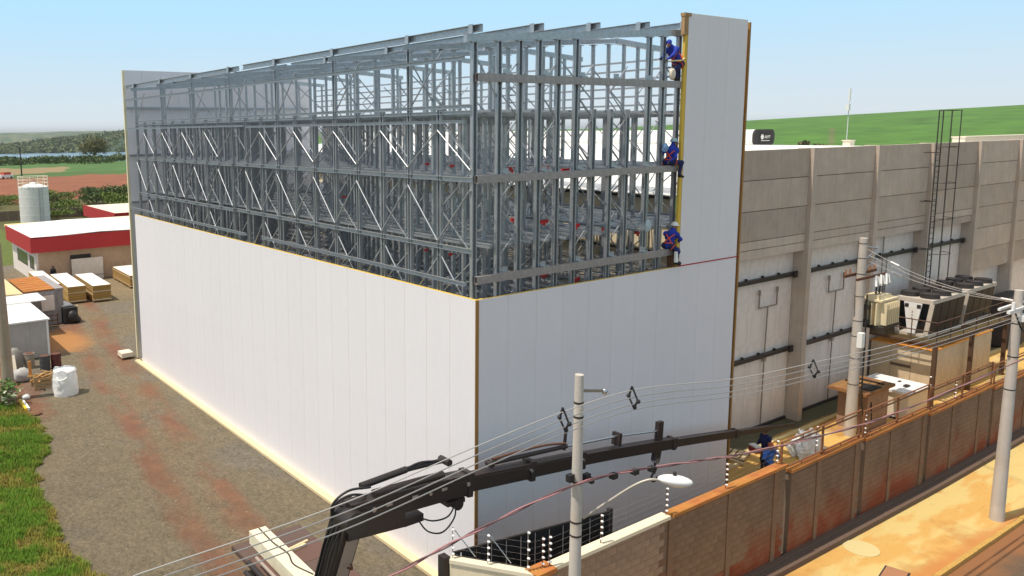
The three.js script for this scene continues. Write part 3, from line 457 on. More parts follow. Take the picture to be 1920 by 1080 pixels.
{
  const g = thing('sheet_gate', 'black sheet metal sliding gate standing behind the wing wall', 'gate', [0, 0, 0]);
  const a = V(-2.55, 0, 2.28), c = V(2.45, 0, 3.1), n = 22, sg = new MB().box(-0.105, 0.1, -0.015, 0.105, 3.18, 0.015).geo(), ang = -Math.atan2(c.z - a.z, c.x - a.x);
  for (let i = 0; i < n; i++) { const p = V().lerpVectors(a, c, (i + 0.5) / n); const o = mesh(sg, M.black, 'gate_sheet', g, [p.x, 0, p.z + (i % 2 ? 0.012 : -0.012)]); o.rotation.y = ang; }
  new MB().bar(a.clone().setY(3.2), c.clone().setY(3.2), 0.06, 0.05).build('top_rail', M.darkSteel, g); new MB().box(c.x - 0.06, 0, c.z - 0.06, c.x + 0.06, 3.3, c.z + 0.06).build('gate_post', M.dark, g);
}
const rustRail = mat([0.26, 0.105, 0.045], 0.75, 0.2);
[[9.4, 14.45, 3.95, 2.92, 'from the two workers to the transformer pole'], [14.75, 19.9, 3.85, 2.84, 'in front of the brown-topped kiosk'], [20.1, 26.1, 3.66, 2.66, 'in front of the plant cabin'], [26.4, 34, 3.5, 2.5, 'right of the plant cabin, nearest the right edge']].forEach(([x0, x1, y1, y0, where]) => {
  const r = thing('guard_rail', 'rusty two-bar guard rail on the wall ' + where, 'railing', [0, 0, 0], 0, 'guard rails on the block wall'), z = 4.12;
  const n = Math.round((x1 - x0) / 2.55);
  for (let i = 0; i <= n; i++) { const x = lerp(x0, x1, i / n); new MB().box(x - 0.03, y0, z - 0.03, x + 0.03, y1, z + 0.03).build('post', rustRail, r); }
  for (const y of [y1 - 0.03, y1 - 0.16]) new MB().tube(V(x0, y, z), V(x1, y, z), 0.03, 6).build('rail', rustRail, r);
  new MB().tube(V(x0, y0 + 0.1, z), V(x1, y0 + 0.1, z), 0.035, 6).build('rail', rustRail, r);
  const st = new MB(); for (let i = 0; i < n; i++) for (const f of [0.5]) { const x = lerp(x0, x1, (i + f) / n); st.box(x - 0.012, y1 - 0.16, z - 0.012, x + 0.012, y1 - 0.03, z + 0.012).box(x - 0.012, y0, z - 0.012, x + 0.012, y0 + 0.1, z + 0.012); } st.build('stay', rustRail, r);
});
// electric fence posts with their insulators
const EP = [[-2.72, 3.2, 2.46, 1, 'on the left end of the wing wall'], [-2.2, 3.2, 3.2, 1, 'on the middle of the wing wall'], [-1.62, 3.2, 4.0, 0, 'at the near end of the wing wall'], [-1.22, 3.2, 4.1, 0, 'on the left of the orange pillar cap'], [-1.02, 3.2, 4.14, 0, 'on the right of the orange pillar cap'], [0.88, 3.2, 4.12, 0, 'before the right end of the black gate'], [3.57, 3.2, 4.12, 0, 'where the pale coping turns orange'], [6.4, 3.2, 4.12, 0, 'beside the bottom right corner of the new building'], [9.3, 3.2, 4.02, 0, 'behind the worker in light blue'], [11.8, 3.1, 3.98, 0, 'left of the transformer pole'], [15.0, 2.84, 4.04, 0, 'in front of the brown-topped kiosk'], [20.1, 2.66, 4.04, 1.4, 'in front of the plant cabin corner'], [22.6, 2.66, 4.04, 0.9, 'before the plant cabin ribbed side']];
const epTop = [];
EP.forEach(([x, y, z, kind, where], i) => {
  const h = kind > 1 ? 1.5 : 0.82 + (i === 2 ? 0.25 : 0), p = thing('fence_post', 'thin electric fence post with white insulators ' + where, 'fence post', [x, y, z], 0, 'electric fence posts on the wall');
  new MB().tube(V(0, -0.15, 0), V(0, h, 0), 0.014, 5).build('rod', i < 3 ? M.chrome : M.rustDark, p);
  for (let q = 0; q < 5; q++) new MB().sphere(V(0, 0.12 + q * (h - 0.14) / 4.2, 0.03), 0.038, 0.03, 0.045, 7).build('insulator', M.ins, p);
  if (kind === 1) new MB().tube(V(0, h, 0), V(0.45, 0.05, 0.35), 0.016, 5).build('stay_rod', M.chrome, p);
  epTop.push(V(x, y, z));
});
{
  const f = thing('fence_wires', 'five thin strands of electric fence wire along the top of the block wall', 'wire', [0, 0, 0]); const order = [0, 1, 2, 4, 5, 6, 7, 8, 9, 10, 11, 12];
  for (let q = 0; q < 5; q++) { const m = new MB(); for (let i = 0; i + 1 < order.length; i++) { const a = EP[order[i]], c = EP[order[i + 1]], ha = a[3] > 1 ? 1.5 : 0.82, hc = c[3] > 1 ? 1.5 : 0.82; m.tube(V(a[0], a[1] + 0.12 + q * (ha - 0.14) / 4.2, a[2] + 0.06), V(c[0], c[1] + 0.12 + q * (hc - 0.14) / 4.2, c[2] + 0.06), 0.0013, 3); } m.build('strand', M.wire, f); }
}
// ------------------------------------------------------------ utility poles, cables, street lamp
function concretePole(label, x, y, z, h, r0, r1, top = [0, 0]) {
  const p = thing('utility_pole', label, 'utility pole', [x, y, z], 0, 'concrete utility poles');
  const g = new MB().tube(V(0, -0.2, 0), V(top[0], h, top[1]), r0, 18, r1); g.build('shaft', M.poleC, p); return p;
}
const band = (p, y, r, hh = 0.035) => new MB().tube(V(0, y, 0), V(0, y + hh, 0), r, 14).build('band', M.darkSteel, p);
{
  const p = concretePole('pale concrete pole in the foreground carrying the street lamp', -3.42, 0.0, 7.1, 9.26, 0.165, 0.085);
  for (const y of [6.3, 6.02, 7.12, 8.7, 8.42]) band(p, y, lerp(0.172, 0.092, y / 9.26));
  new MB().bar(V(0.1, 8.93, 0.02), V(0.56, 8.86, 0.1), 0.05, 0.05).sphere(V(0.6, 8.84, 0.11), 0.06, 0.07, 0.06).build('bracket_arm', M.chrome, p);
  new MB().box(-0.26, 7.18, -0.05, -0.13, 7.32, 0.06).box(0.13, 7.13, 0.02, 0.26, 7.26, 0.12).box(0.26, 7.05, 0.06, 0.34, 7.16, 0.14).build('cable_clamp', M.black, p);
  const l = thing('street_lamp', 'white cobra-head street lamp on a thin curved arm from the foreground pole', 'street lamp', [-3.42, 6.25, 7.1]);
  new MB().path([V(0.14, 0.1, 0.05), V(0.45, 0.45, 0.35), V(0.85, 0.88, 0.75), V(1.04, 0.98, 0.92), V(1.16, 0.97, 1.02)], 0.026, 7, 20).build('arm', mat([0.45, 0.42, 0.36], 0.5, 0.4), l);
  const dir = V(0.72, -0.12, 0.5).normalize(), m4 = basis(V(0, 0, 0), dir), m5 = m4.clone().setPosition(V(1.40, 0.96, 1.19));
  const hood = new THREE.SphereGeometry(1, 20, 14); hood.scale(0.16, 0.10, 0.34); new MB().add(hood, m5).build('housing', M.white, l);
  const gl = new THREE.SphereGeometry(1, 16, 8, 0, Math.PI * 2, Math.PI / 2, Math.PI / 2); gl.scale(0.12, 0.115, 0.24); gl.translate(0, -0.015, 0.04); new MB().add(gl, m5).build('lens', mat([0.75, 0.73, 0.65], 0.2), l);
  new MB().tube(V(1.39, 1.05, 1.18), V(1.39, 1.13, 1.18), 0.035, 8).build('photocell', M.dark, l);
}
const trPole = concretePole('stained concrete pole carrying the cream transformer beside the hall', 22.2, 0, 0.25, 9.0, 0.25, 0.165);
{
  const p = trPole; for (const y of [8.75, 8.1, 7.4, 6.4, 5.3, 4.6, 3.6, 2.4]) band(p, y, lerp(0.257, 0.172, y / 9), 0.03);
  new MB().box(-1.0, 7.3, -0.28, 1.9, 7.42, -0.2).box(-0.9, 7.22, 0.2, 1.7, 7.32, 0.28).build('crossarm', M.rustDark, p);
  for (const x of [-0.85, -0.5, 0.45, 1.3, 1.75]) { new MB().tube(V(x, 7.42, -0.24), V(x, 7.68, -0.24), 0.05, 8, 0.03).build('insulator', M.ceramic, p); }
  for (const x of [0.55, 1.0, 1.5]) new MB().tube(V(x + 0.05, 7.3, 0.36), V(x - 0.12, 6.85, 0.46), 0.05, 8).tube(V(x + 0.14, 7.28, 0.42), V(x + 0.1, 6.9, 0.5), 0.025, 6).build('fuse_cutout', M.ins, p);
  new MB().poly([V(0.2, 8.6, 0), V(0.9, 8.5, 0.2), V(0.2, 8.0, 0)], 0.035, 5).poly([V(0.2, 8.2, 0), V(1.0, 8.0, 0.2), V(0.2, 7.6, 0)], 0.03, 5).build('stay_bracket', M.chrome, p);
  new MB().box(-0.42, 4.2, 0.2, -0.15, 4.85, 0.42).build('meter_box', M.plastic, p);
  new MB().path([V(0.24, 6.5, 0.2), V(0.28, 4, 0.24), V(0.3, 1.5, 0.28), V(0.45, 0.7, 0.4), V(0.9, 0.5, 0.45), V(1.15, 1.4, 0.3)], 0.035, 6).path([V(0.1, 6.2, 0.28), V(0.12, 3, 0.31), V(0.16, 1.4, 0.33)], 0.025, 6).build('cable', M.hose, p);
}
{
  const t = thing('transformer', 'cream finned electrical transformer hung on the concrete pole', 'transformer', [23.55, 4.95, 0.45]);
  const cm = texMat(T.grime, 0.5); cm.color.setRGB(0.86, 0.76, 0.52);
  new MB().box(-0.62, 0.1, -0.34, 0.66, 1.2, 0.36).box(-0.8, 1.2, -0.48, 0.8, 1.28, 0.48).build('tank', cm, t); new MB().box(-0.55, 1.28, -0.32, 0.45, 1.44, 0.32).build('lid', cm, t);
  for (let i = 0; i < 7; i++) { const x = -0.54 + i * 0.19; mesh(new MB().box(-0.03, 0.16, 0, 0.03, 1.14, 0.26).geo(), cm, 'cooling_fin', t, [x, 0, 0.36]); }
  for (let i = 0; i < 4; i++) { const z = -0.26 + i * 0.19; mesh(new MB().box(-0.26, 0.16, -0.03, 0, 1.14, 0.03).geo(), cm, 'cooling_fin', t, [-0.62, 0, z]); }
  for (const x of [-0.3, 0, 0.3]) { const m = new MB(); m.tube(V(x, 1.44, 0), V(x, 1.86, 0), 0.035, 7, 0.02); for (let q = 0; q < 3; q++) m.tube(V(x, 1.52 + q * 0.1, 0), V(x, 1.55 + q * 0.1, 0), 0.075, 8, 0.05); m.build('bushing', M.black, t); }
  new MB().box(-0.85, 0, -0.45, 0.85, 0.1, 0.6).box(-1.25, 0.2, -0.2, -0.72, 0.34, 0.1).box(-1.25, 0.9, -0.2, -0.72, 1.02, 0.1).build('mounting_frame', M.darkSteel, t);
}
{
  const p = concretePole('pale concrete pole on the pavement at the right edge', 19.2, -0.5, 6.9, 8.6, 0.235, 0.135);
  for (const y of [7.4, 7.9, 6.2, 5.0]) band(p, y, lerp(0.243, 0.143, y / 8.6));
  new MB().bar(V(-1.3, 8.0, 0.15), V(1.2, 8.0, 0.15), 0.1, 0.1).bar(V(-1.0, 8.0, -0.22), V(1.2, 8.0, -0.22), 0.08, 0.08).build('crossarm', M.ins, p);
  new MB().box(-0.3, 7.55, 0.1, 0.3, 7.75, 0.3).tube(V(0.5, 8.05, 0.15), V(0.5, 8.3, 0.15), 0.06, 8).tube(V(-0.9, 8.05, 0.15), V(-0.9, 8.3, 0.15), 0.06, 8).build('insulator', M.ins, p);
  new MB().path([V(-0.8, 7.9, 0.2), V(-0.5, 7.3, 0.35), V(0.2, 7.2, 0.35), V(0.8, 7.6, 0.3)], 0.03, 6).build('cable', M.hose, p);
}
concretePole('weathered brown pole at the left edge beside the leafy bush', -8.05, 0, -27.87, 8.4, 0.32, 0.22, [-0.07, 0]).children[0].material = (() => { const m = M.poleC.clone(); m.color.setRGB(0.62, 0.58, 0.52); return m; })();
// bundled street conductors with spacers
const wireLabels = ['topmost thin pale messenger wire of the street line above the crane boom', 'second overhead wire from the top in the street bundle', 'third overhead wire from the top in the street bundle', 'lowest overhead wire of the street bundle'];
const LA = [[-12.01, 8.19], [-8.84, 8.28], [-6.19, 8.55], [-4.07, 8.72], [-2.12, 8.75], [1.45, 8.32], [4.74, 8.11], [9.75, 7.85], [18.2, 7.72]], dy = [0.0, -0.15, -0.30, -0.42];
for (let i = 0; i < 4; i++) tag(new MB().path(LA.map(([x, y], q) => V(x + (i ? 0.05 * i : 0), y + dy[i] * (q < 8 ? 1 : 1.1) , 7.3)), 0.0105, 5, 90).build('overhead_wire', M.wire), wireLabels[i], 'wire', 'street line wires');
[[-4.07, 8.72, 'nearest the foreground pole'], [-2.12, 8.75, 'just right of the foreground pole top'], [4.74, 8.11, 'in front of the hall wall bays']].forEach(([x, y, w]) => {
  const s = thing('cable_spacer', 'dark plastic spacer clip on the overhead wires ' + w, 'cable spacer', [x, y, 7.3], 0, 'spacer clips on the street wires');
  new MB().bar(V(0, 0.08, 0), V(0.03, -0.16, -0.1), 0.03, 0.03).bar(V(0, 0.08, 0), V(0.06, -0.2, 0.1), 0.03, 0.03).bar(V(0.02, -0.14, -0.1), V(0.08, -0.38, 0.0), 0.03, 0.03).bar(V(0.06, -0.2, 0.1), V(0.08, -0.38, 0), 0.03, 0.03).build('frame', M.hose, s);
  for (const [a, b, c] of [[0.03, -0.14, -0.1], [0.08, -0.22, 0.1], [0.1, -0.37, 0]]) new MB().sphere(V(a, b, c), 0.045, 0.045, 0.045, 7).build('clamp', M.hose, s);
});
{
  const L = [[-8.05, 6.75], [-6.01, 7.0], [-3.3, 7.16], [-0.09, 6.73], [1.93, 6.42], [7.44, 5.88], [10.57, 5.75], [19.1, 5.72]], c = thing('twisted_cable', 'pinkish twisted service cable sagging from the foreground pole across the wall', 'cable', [0, 0, 0]);
  const cv = new THREE.CatmullRomCurve3(L.map(([x, y]) => V(x, y, 7.25)));
  for (let k = 0; k < 2; k++) { const pts = []; for (let i = 0; i <= 240; i++) { const q = cv.getPoint(i / 240), a = i * 0.26 + k * Math.PI; pts.push(V(q.x, q.y + 0.018 * Math.cos(a), q.z + 0.018 * Math.sin(a))); } new MB().poly(pts, 0.016, 5).build('core', k ? mat([0.16, 0.09, 0.09], 0.6) : M.pink, c); }
  for (const [x, y] of [[-2.55, 7.12], [-1.9, 7.04], [-1.35, 6.96]]) new MB().box(x - 0.07, y - 0.1, 7.2, x + 0.07, y, 7.32).build('connector', M.black, c);
}
// feeder wires from the street pole to the transformer pole
[[8.55, 7.55, 0, 'upper'], [8.3, 7.5, 0.25, 'middle'], [8.0, 7.45, 0.5, 'lower']].forEach(([y0, y1, o, nm]) => {
  const w = thing('feeder_wire', nm + ' pale feeder wire from the transformer pole top to the right edge pole', 'wire', [0, 0, 0], 0, 'feeder wires to the transformer');
  const a = V(22.3 + o * 0.3, y0, 0.3), e = V(19.4 + o, y1 + 0.1, 6.9), pts = []; for (let i = 0; i <= 10; i++) { const q = V().lerpVectors(a, e, i / 10); q.y -= 0.35 * Math.sin(Math.PI * i / 10); pts.push(q); } new MB().path(pts, 0.011, 5, 30).build('strand', M.wire, w);
  for (const f of [0.16, 0.86]) { const i = f * 10, q = pts[Math.round(i)], q2 = pts[Math.round(i) + 1]; const d = V().subVectors(q2, q).normalize(); new MB().tube(q, q.clone().addScaledVector(d, 0.45), 0.04, 7).build('insulator', M.ins, w); }
});
// ------------------------------------------------------------ plant beside the hall
{
  const c = thing('plant_cabin', 'beige sheet-panel plant cabin under the steel platform', 'cabin', [29.95, 0, -2.55]);
  const roofO = texMat(T.rust, 0.8); roofO.color.setRGB(1.7, 1.9, 1.7); const cl = texMat(T.grime, 0.7); cl.color.setRGB(0.74, 0.62, 0.44); const rb = tex(64, 16, 1, 1, (u) => (u * 5 % 1) < 0.3 ? 0.9 : 0.1, false); const cr = cl.clone(); cr.bumpMap = rb; cr.bumpScale = 0.03;
  new MB().box(0.12, 0, 0.12, 7.2, 2.5, 2.8).build('core', M.dark, c);
  [[0, 0.96], [0.98, 1.94], [1.96, 2.92]].forEach(([a, b], i) => { if (i === 1) { new MB().box(0, 0.05, a, 0.1, 1.5, b).build('wall_panel', cl, c); new MB().box(0, 1.66, a, 0.1, 2.6, b).build('wall_panel', cl, c); new MB().box(0.03, 1.5, a, 0.09, 1.66, b).build('vent_slot', M.mortar, c); } else new MB().box(0, 0.05, a, 0.1, 2.6, b).build('wall_panel', cl, c); });
  for (let i = 0; i < 8; i++) new MB().box(0.1 + i * 0.9, 0.05, 2.82, 0.985 + i * 0.9, 2.6, 2.92).build('wall_panel', cr, c);
  for (let i = 0; i < 6; i++) new MB().box(-0.04 + i * 1.24, 2.6, -0.04, 1.18 + i * 1.24, 2.65, 2.96).build('roof_sheet', roofO, c);
}
{
  const p = thing('steel_platform', 'dark steel platform on posts carrying the two condensers', 'platform', [0, 0, 0]);
  const x0 = 29.15, x1 = 38.6, z0 = -2.75, z1 = 0.8, y = 3.2, br = mat([0.11, 0.06, 0.035], 0.7, 0.3);
  for (const [x, z] of [[x0 + 0.1, z1 - 0.1], [33.6, z1 - 0.1], [x1 - 0.5, z1 - 0.1], [x0 + 0.1, z0 + 0.1], [33.6, z0 + 0.1], [x1 - 0.5, z0 + 0.1]]) new MB().box(x - 0.09, 0, z - 0.09, x + 0.09, y - 0.2, z + 0.09).build('post', br, p);
  new MB().box(x0, y - 0.11, z1 - 0.1, x1, y, z1).build('edge_beam', br, p); new MB().box(x0, y - 0.2, z0, x1, y, z0 + 0.1).build('edge_beam', br, p); new MB().box(x0, y - 0.11, z0 + 0.1, x0 + 0.1, y, z1 - 0.1).build('edge_beam', br, p); new MB().box(x1 - 0.1, y - 0.2, z0 + 0.1, x1, y, z1 - 0.1).build('edge_beam', br, p);
  const dm = mat([0.17, 0.13, 0.055], 0.8, 0.2); for (let i = 0; i < 26; i++) { const x = x0 + 0.1 + i * 0.355; new MB().box(x, y - 0.05, z0 + 0.1, x + 0.1, y - 0.01, z1 - 0.1).build('deck_plank', dm, p); }
  const rail = (a, b, n) => { for (const h of [1.05, 0.55]) new MB().tube(a.clone().setY(y + h), b.clone().setY(y + h), 0.028, 6).build('rail', br, p); for (let i = 0; i <= n; i++) { const q = V().lerpVectors(a, b, i / n); new MB().tube(V(q.x, y, q.z), V(q.x, y + 1.05, q.z), 0.025, 6).build('rail_post', br, p); } };
  rail(V(x0 + 0.05, y, z1 - 0.05), V(x1 - 0.05, y, z1 - 0.05), 6); rail(V(x0 + 0.05, y, z0 + 0.05), V(x0 + 0.05, y, z1 - 0.05), 3); rail(V(x1 - 0.05, y, z0 + 0.05), V(x1 - 0.05, y, z1 - 0.05), 3);
}
function condenser(label, x, z, len) {
  const u = thing('condenser_unit', label, 'condenser', [x, 3.2, z], 0, 'condensers on the steel platform'), H = 1.95, fr = texMat(T.grime, 0.5); fr.color.setRGB(0.62, 0.57, 0.5);
  const wT = 0.85, wB = 0.66;                                       // V-shaped end: wide top, narrow foot
  new MB().box(-0.06, H - 0.2, -wT - 0.05, len + 0.06, H, wT + 0.05).build('top_frame', fr, u);
  new MB().box(0, 0, -wB - 0.12, len, 0.14, wB + 0.12).build('base_frame', fr, u);
  const n = 4, seg = (len - 0.2) / n;
  for (const s of [-1, 1]) for (let i = 0; i < n; i++) { const q = new MB(), xa = 0.1 + i * seg, g = new THREE.BoxGeometry(seg - 0.07, H - 0.36, 0.07); const m = new THREE.Matrix4().makeRotationX(s * 0.11).setPosition(xa + seg / 2, H / 2 - 0.04, s * (wT + wB) / 2 + s * 0.02); q.add(g, m); q.build('coil_panel', M.black, u); }
  const sh = new THREE.Shape(); sh.moveTo(-0.42, H - 0.22); sh.lineTo(0.42, H - 0.22); sh.lineTo(0.17, 0.14); sh.lineTo(-0.17, 0.14); sh.closePath();
  const c = document.createElement('canvas'); c.width = 128; c.height = 256; const k = c.getContext('2d'); k.fillStyle = '#e6e3da'; k.fillRect(0, 0, 128, 256); k.strokeStyle = '#54606c'; k.lineWidth = 7; for (const [a, b] of [[60, 88], [104, 132], [150, 176]]) { k.beginPath(); k.moveTo(50, b); k.lineTo(64, a); k.lineTo(78, b); k.moveTo(54, (a + b) / 2 + 4); k.lineTo(74, (a + b) / 2 + 4); k.stroke(); }
  const ct = new THREE.CanvasTexture(c); ct.colorSpace = THREE.SRGBColorSpace;
  const eg = new THREE.ExtrudeGeometry(sh, { depth: 0.08, bevelEnabled: false }); eg.rotateY(-Math.PI / 2); eg.translate(-0.002, 0, 0); const e = new MB().add(eg).build('end_panel', M.white, u);
  const plate = new THREE.PlaneGeometry(0.32, 0.9); plate.rotateY(-Math.PI / 2); plate.translate(-0.086, 1.05, 0); mesh(plate, texMat(ct, 0.5), 'nameplate', e);
  for (const s of [-1, 1]) new MB().bar(V(-0.04, 0.14, s * 0.66), V(-0.04, H - 0.2, s * 0.86), 0.2, 0.07, V(1, 0, 0)).build('end_post', fr, u);
  for (const s of [-0.28, 0.28]) new MB().box(-0.1, H - 0.48, s - 0.09, -0.083, H - 0.3, s + 0.09).build('badge', M.darkSteel, u);
  for (let i = 0; i < 3; i++) for (const s of [-0.46, 0.46]) { const cx = (i + 0.5) * len / 3; const f = new MB(); f.tube(V(cx, H, s), V(cx, H + 0.2, s), 0.44, 16, 0.42); f.build('fan_ring', M.darkSteel, u); const gr = new MB(); gr.tube(V(cx, H + 0.205, s), V(cx, H + 0.22, s), 0.4, 14); gr.build('fan_guard', M.dark, u); }
}
condenser('nearer V-shaped condenser unit with black coils and white end panel on the platform', 30.1, -0.75, 3.9);
condenser('farther V-shaped condenser unit with black coils, at the right of the platform', 34.5, -0.85, 3.7);
{
  const k = thing('kiosk', 'small pinkish block kiosk with a rusty brown slab roof behind the transformer pole', 'kiosk', [22.85, 0, -0.75]);
  const bm = texMat(T.block, 0.9); bm.color.setRGB(1.15, 1.12, 1.12); new MB().box(0.15, 0, 0, 2.15, 1.85, 1.3).build('wall', bm, k); const rm = texMat(T.rust, 0.85); rm.color.setRGB(0.6, 0.8, 1.5); new MB().box(-0.45, 1.85, -0.2, 2.3, 1.98, 1.5).build('roof_slab', rm, k);
  new MB().box(0.9, 1.985, -0.1, 1.05, 2.04, 1.3).build('roof_bar', M.darkSteel, k); new MB().box(1.6, 1.985, -0.1, 1.72, 2.04, 1.3).build('roof_bar', M.darkSteel, k); new MB().box(0.2, 1.985, 0.8, 1.2, 2.02, 1.4).build('roof_hatch', M.black, k);
}
{
  const k = thing('white_cabinet', 'low white machine cabinet with a flat white lid in front of the plant cabin', 'cabinet', [26.0, 0, -1.3]);
  new MB().box(0, 0.1, 0, 2.0, 1.3, 2.3).build('body', M.cream, k); new MB().box(-0.12, 1.3, -0.1, 2.1, 1.42, 2.4).build('lid', M.white, k); new MB().box(-0.02, 0, -0.03, 2.02, 0.1, 2.33).build('plinth', M.dark, k);
  new MB().tube(V(-0.06, 0.2, 0.6), V(-0.06, 1.1, 0.6), 0.03).box(-0.08, 0.8, 0.4, -0.004, 0.95, 0.85).box(-0.08, 0.45, 0.5, -0.004, 0.55, 0.7).build('valve', M.darkSteel, k); new MB().box(0.8, 1.42, 1.7, 1.1, 1.5, 1.9).box(1.4, 1.42, 1.2, 1.6, 1.46, 1.3).build('handle', M.darkSteel, k);
}
// white plastic heap, pallets and the pit frame near the boom tip
{
  const h = thing('plastic_heap', 'crumpled heap of white plastic sheeting behind the worker in light blue', 'plastic sheet', [18.75, 0, 0.1]);
  const g = new THREE.SphereGeometry(1, 64, 36, 0, 6.3, 0, 1.6), p = g.attributes.position; for (let i = 0; i < p.count; i++) { const x = p.getX(i), y = p.getY(i), z = p.getZ(i), k = 0.45 + 0.95 * fbm(x * 4.4 + 9, z * 4.4 + y * 3 + 9, 601, 1 << 16, 4); p.setXYZ(i, x * 1.05 * k, Math.max(0, y * 0.9 * k), z * 0.6 * k); } g.computeVertexNormals(); new MB().add(g).build('sheet', M.plastic, h);
  const tr = thing('loose_timbers', 'pale yellow timber boards lying on the ground left of the workers', 'timber', [14.1, 0.02, -1.5]); new MB().box(-0.9, 0, 0, 1.2, 0.1, 0.1).build('board', M.woodPale, tr); new MB().box(-0.9, 0, 0.7, 1.0, 0.1, 0.8).build('board', M.woodPale, tr); new MB().box(1.1, 0, 0.1, 1.2, 0.1, 0.9).build('board', M.woodPale, tr);
  const pl = thing('small_pallet', 'small pale pallet beside the yellow timber boards under the boom', 'pallet', [15.7, 0.02, -1.75], 0.3); for (let i = 0; i < 4; i++) new MB().box(-0.5, 0.1, i * 0.24, 0.5, 0.13, i * 0.24 + 0.16).build('slat', M.woodPale, pl); new MB().box(-0.5, 0, 0, -0.4, 0.1, 0.9).box(0.4, 0, 0, 0.5, 0.1, 0.9).build('bearer', M.wood, pl);
  tag(new MB().box(8.2, 0.02, 2.9, 10.6, 0.7, 3.95).box(8.3, 0.7, 3.0, 10.5, 0.74, 3.9).build('pump_box', M.darkSteel), 'dark box against the inside of the wall below the workers', 'box');
  const mc = thing('round_cover', 'pale oval concrete cover set in the dusty pavement', 'cover', [12.8, streetY(12.8) + 0.004, 5.2]); new MB().tube(V(0, 0, 0), V(0, 0.02, 0), 0.55, 28).build('slab', mat([0.6, 0.5, 0.24], 0.9), mc);
  const dc = thing('drain_cover', 'brown square drain cover at the bottom edge of the pavement', 'drain cover', [11.9, streetY(11.9) + 0.004, 6.62]); dc.rotation.y = 0.2; new MB().box(-0.42, 0, -0.3, 0.42, 0.03, 0.3).build('lid', mat([0.38, 0.18, 0.09], 0.9), dc); new MB().box(-0.47, 0, -0.35, 0.47, 0.012, 0.35).build('frame', M.dark, dc);
}
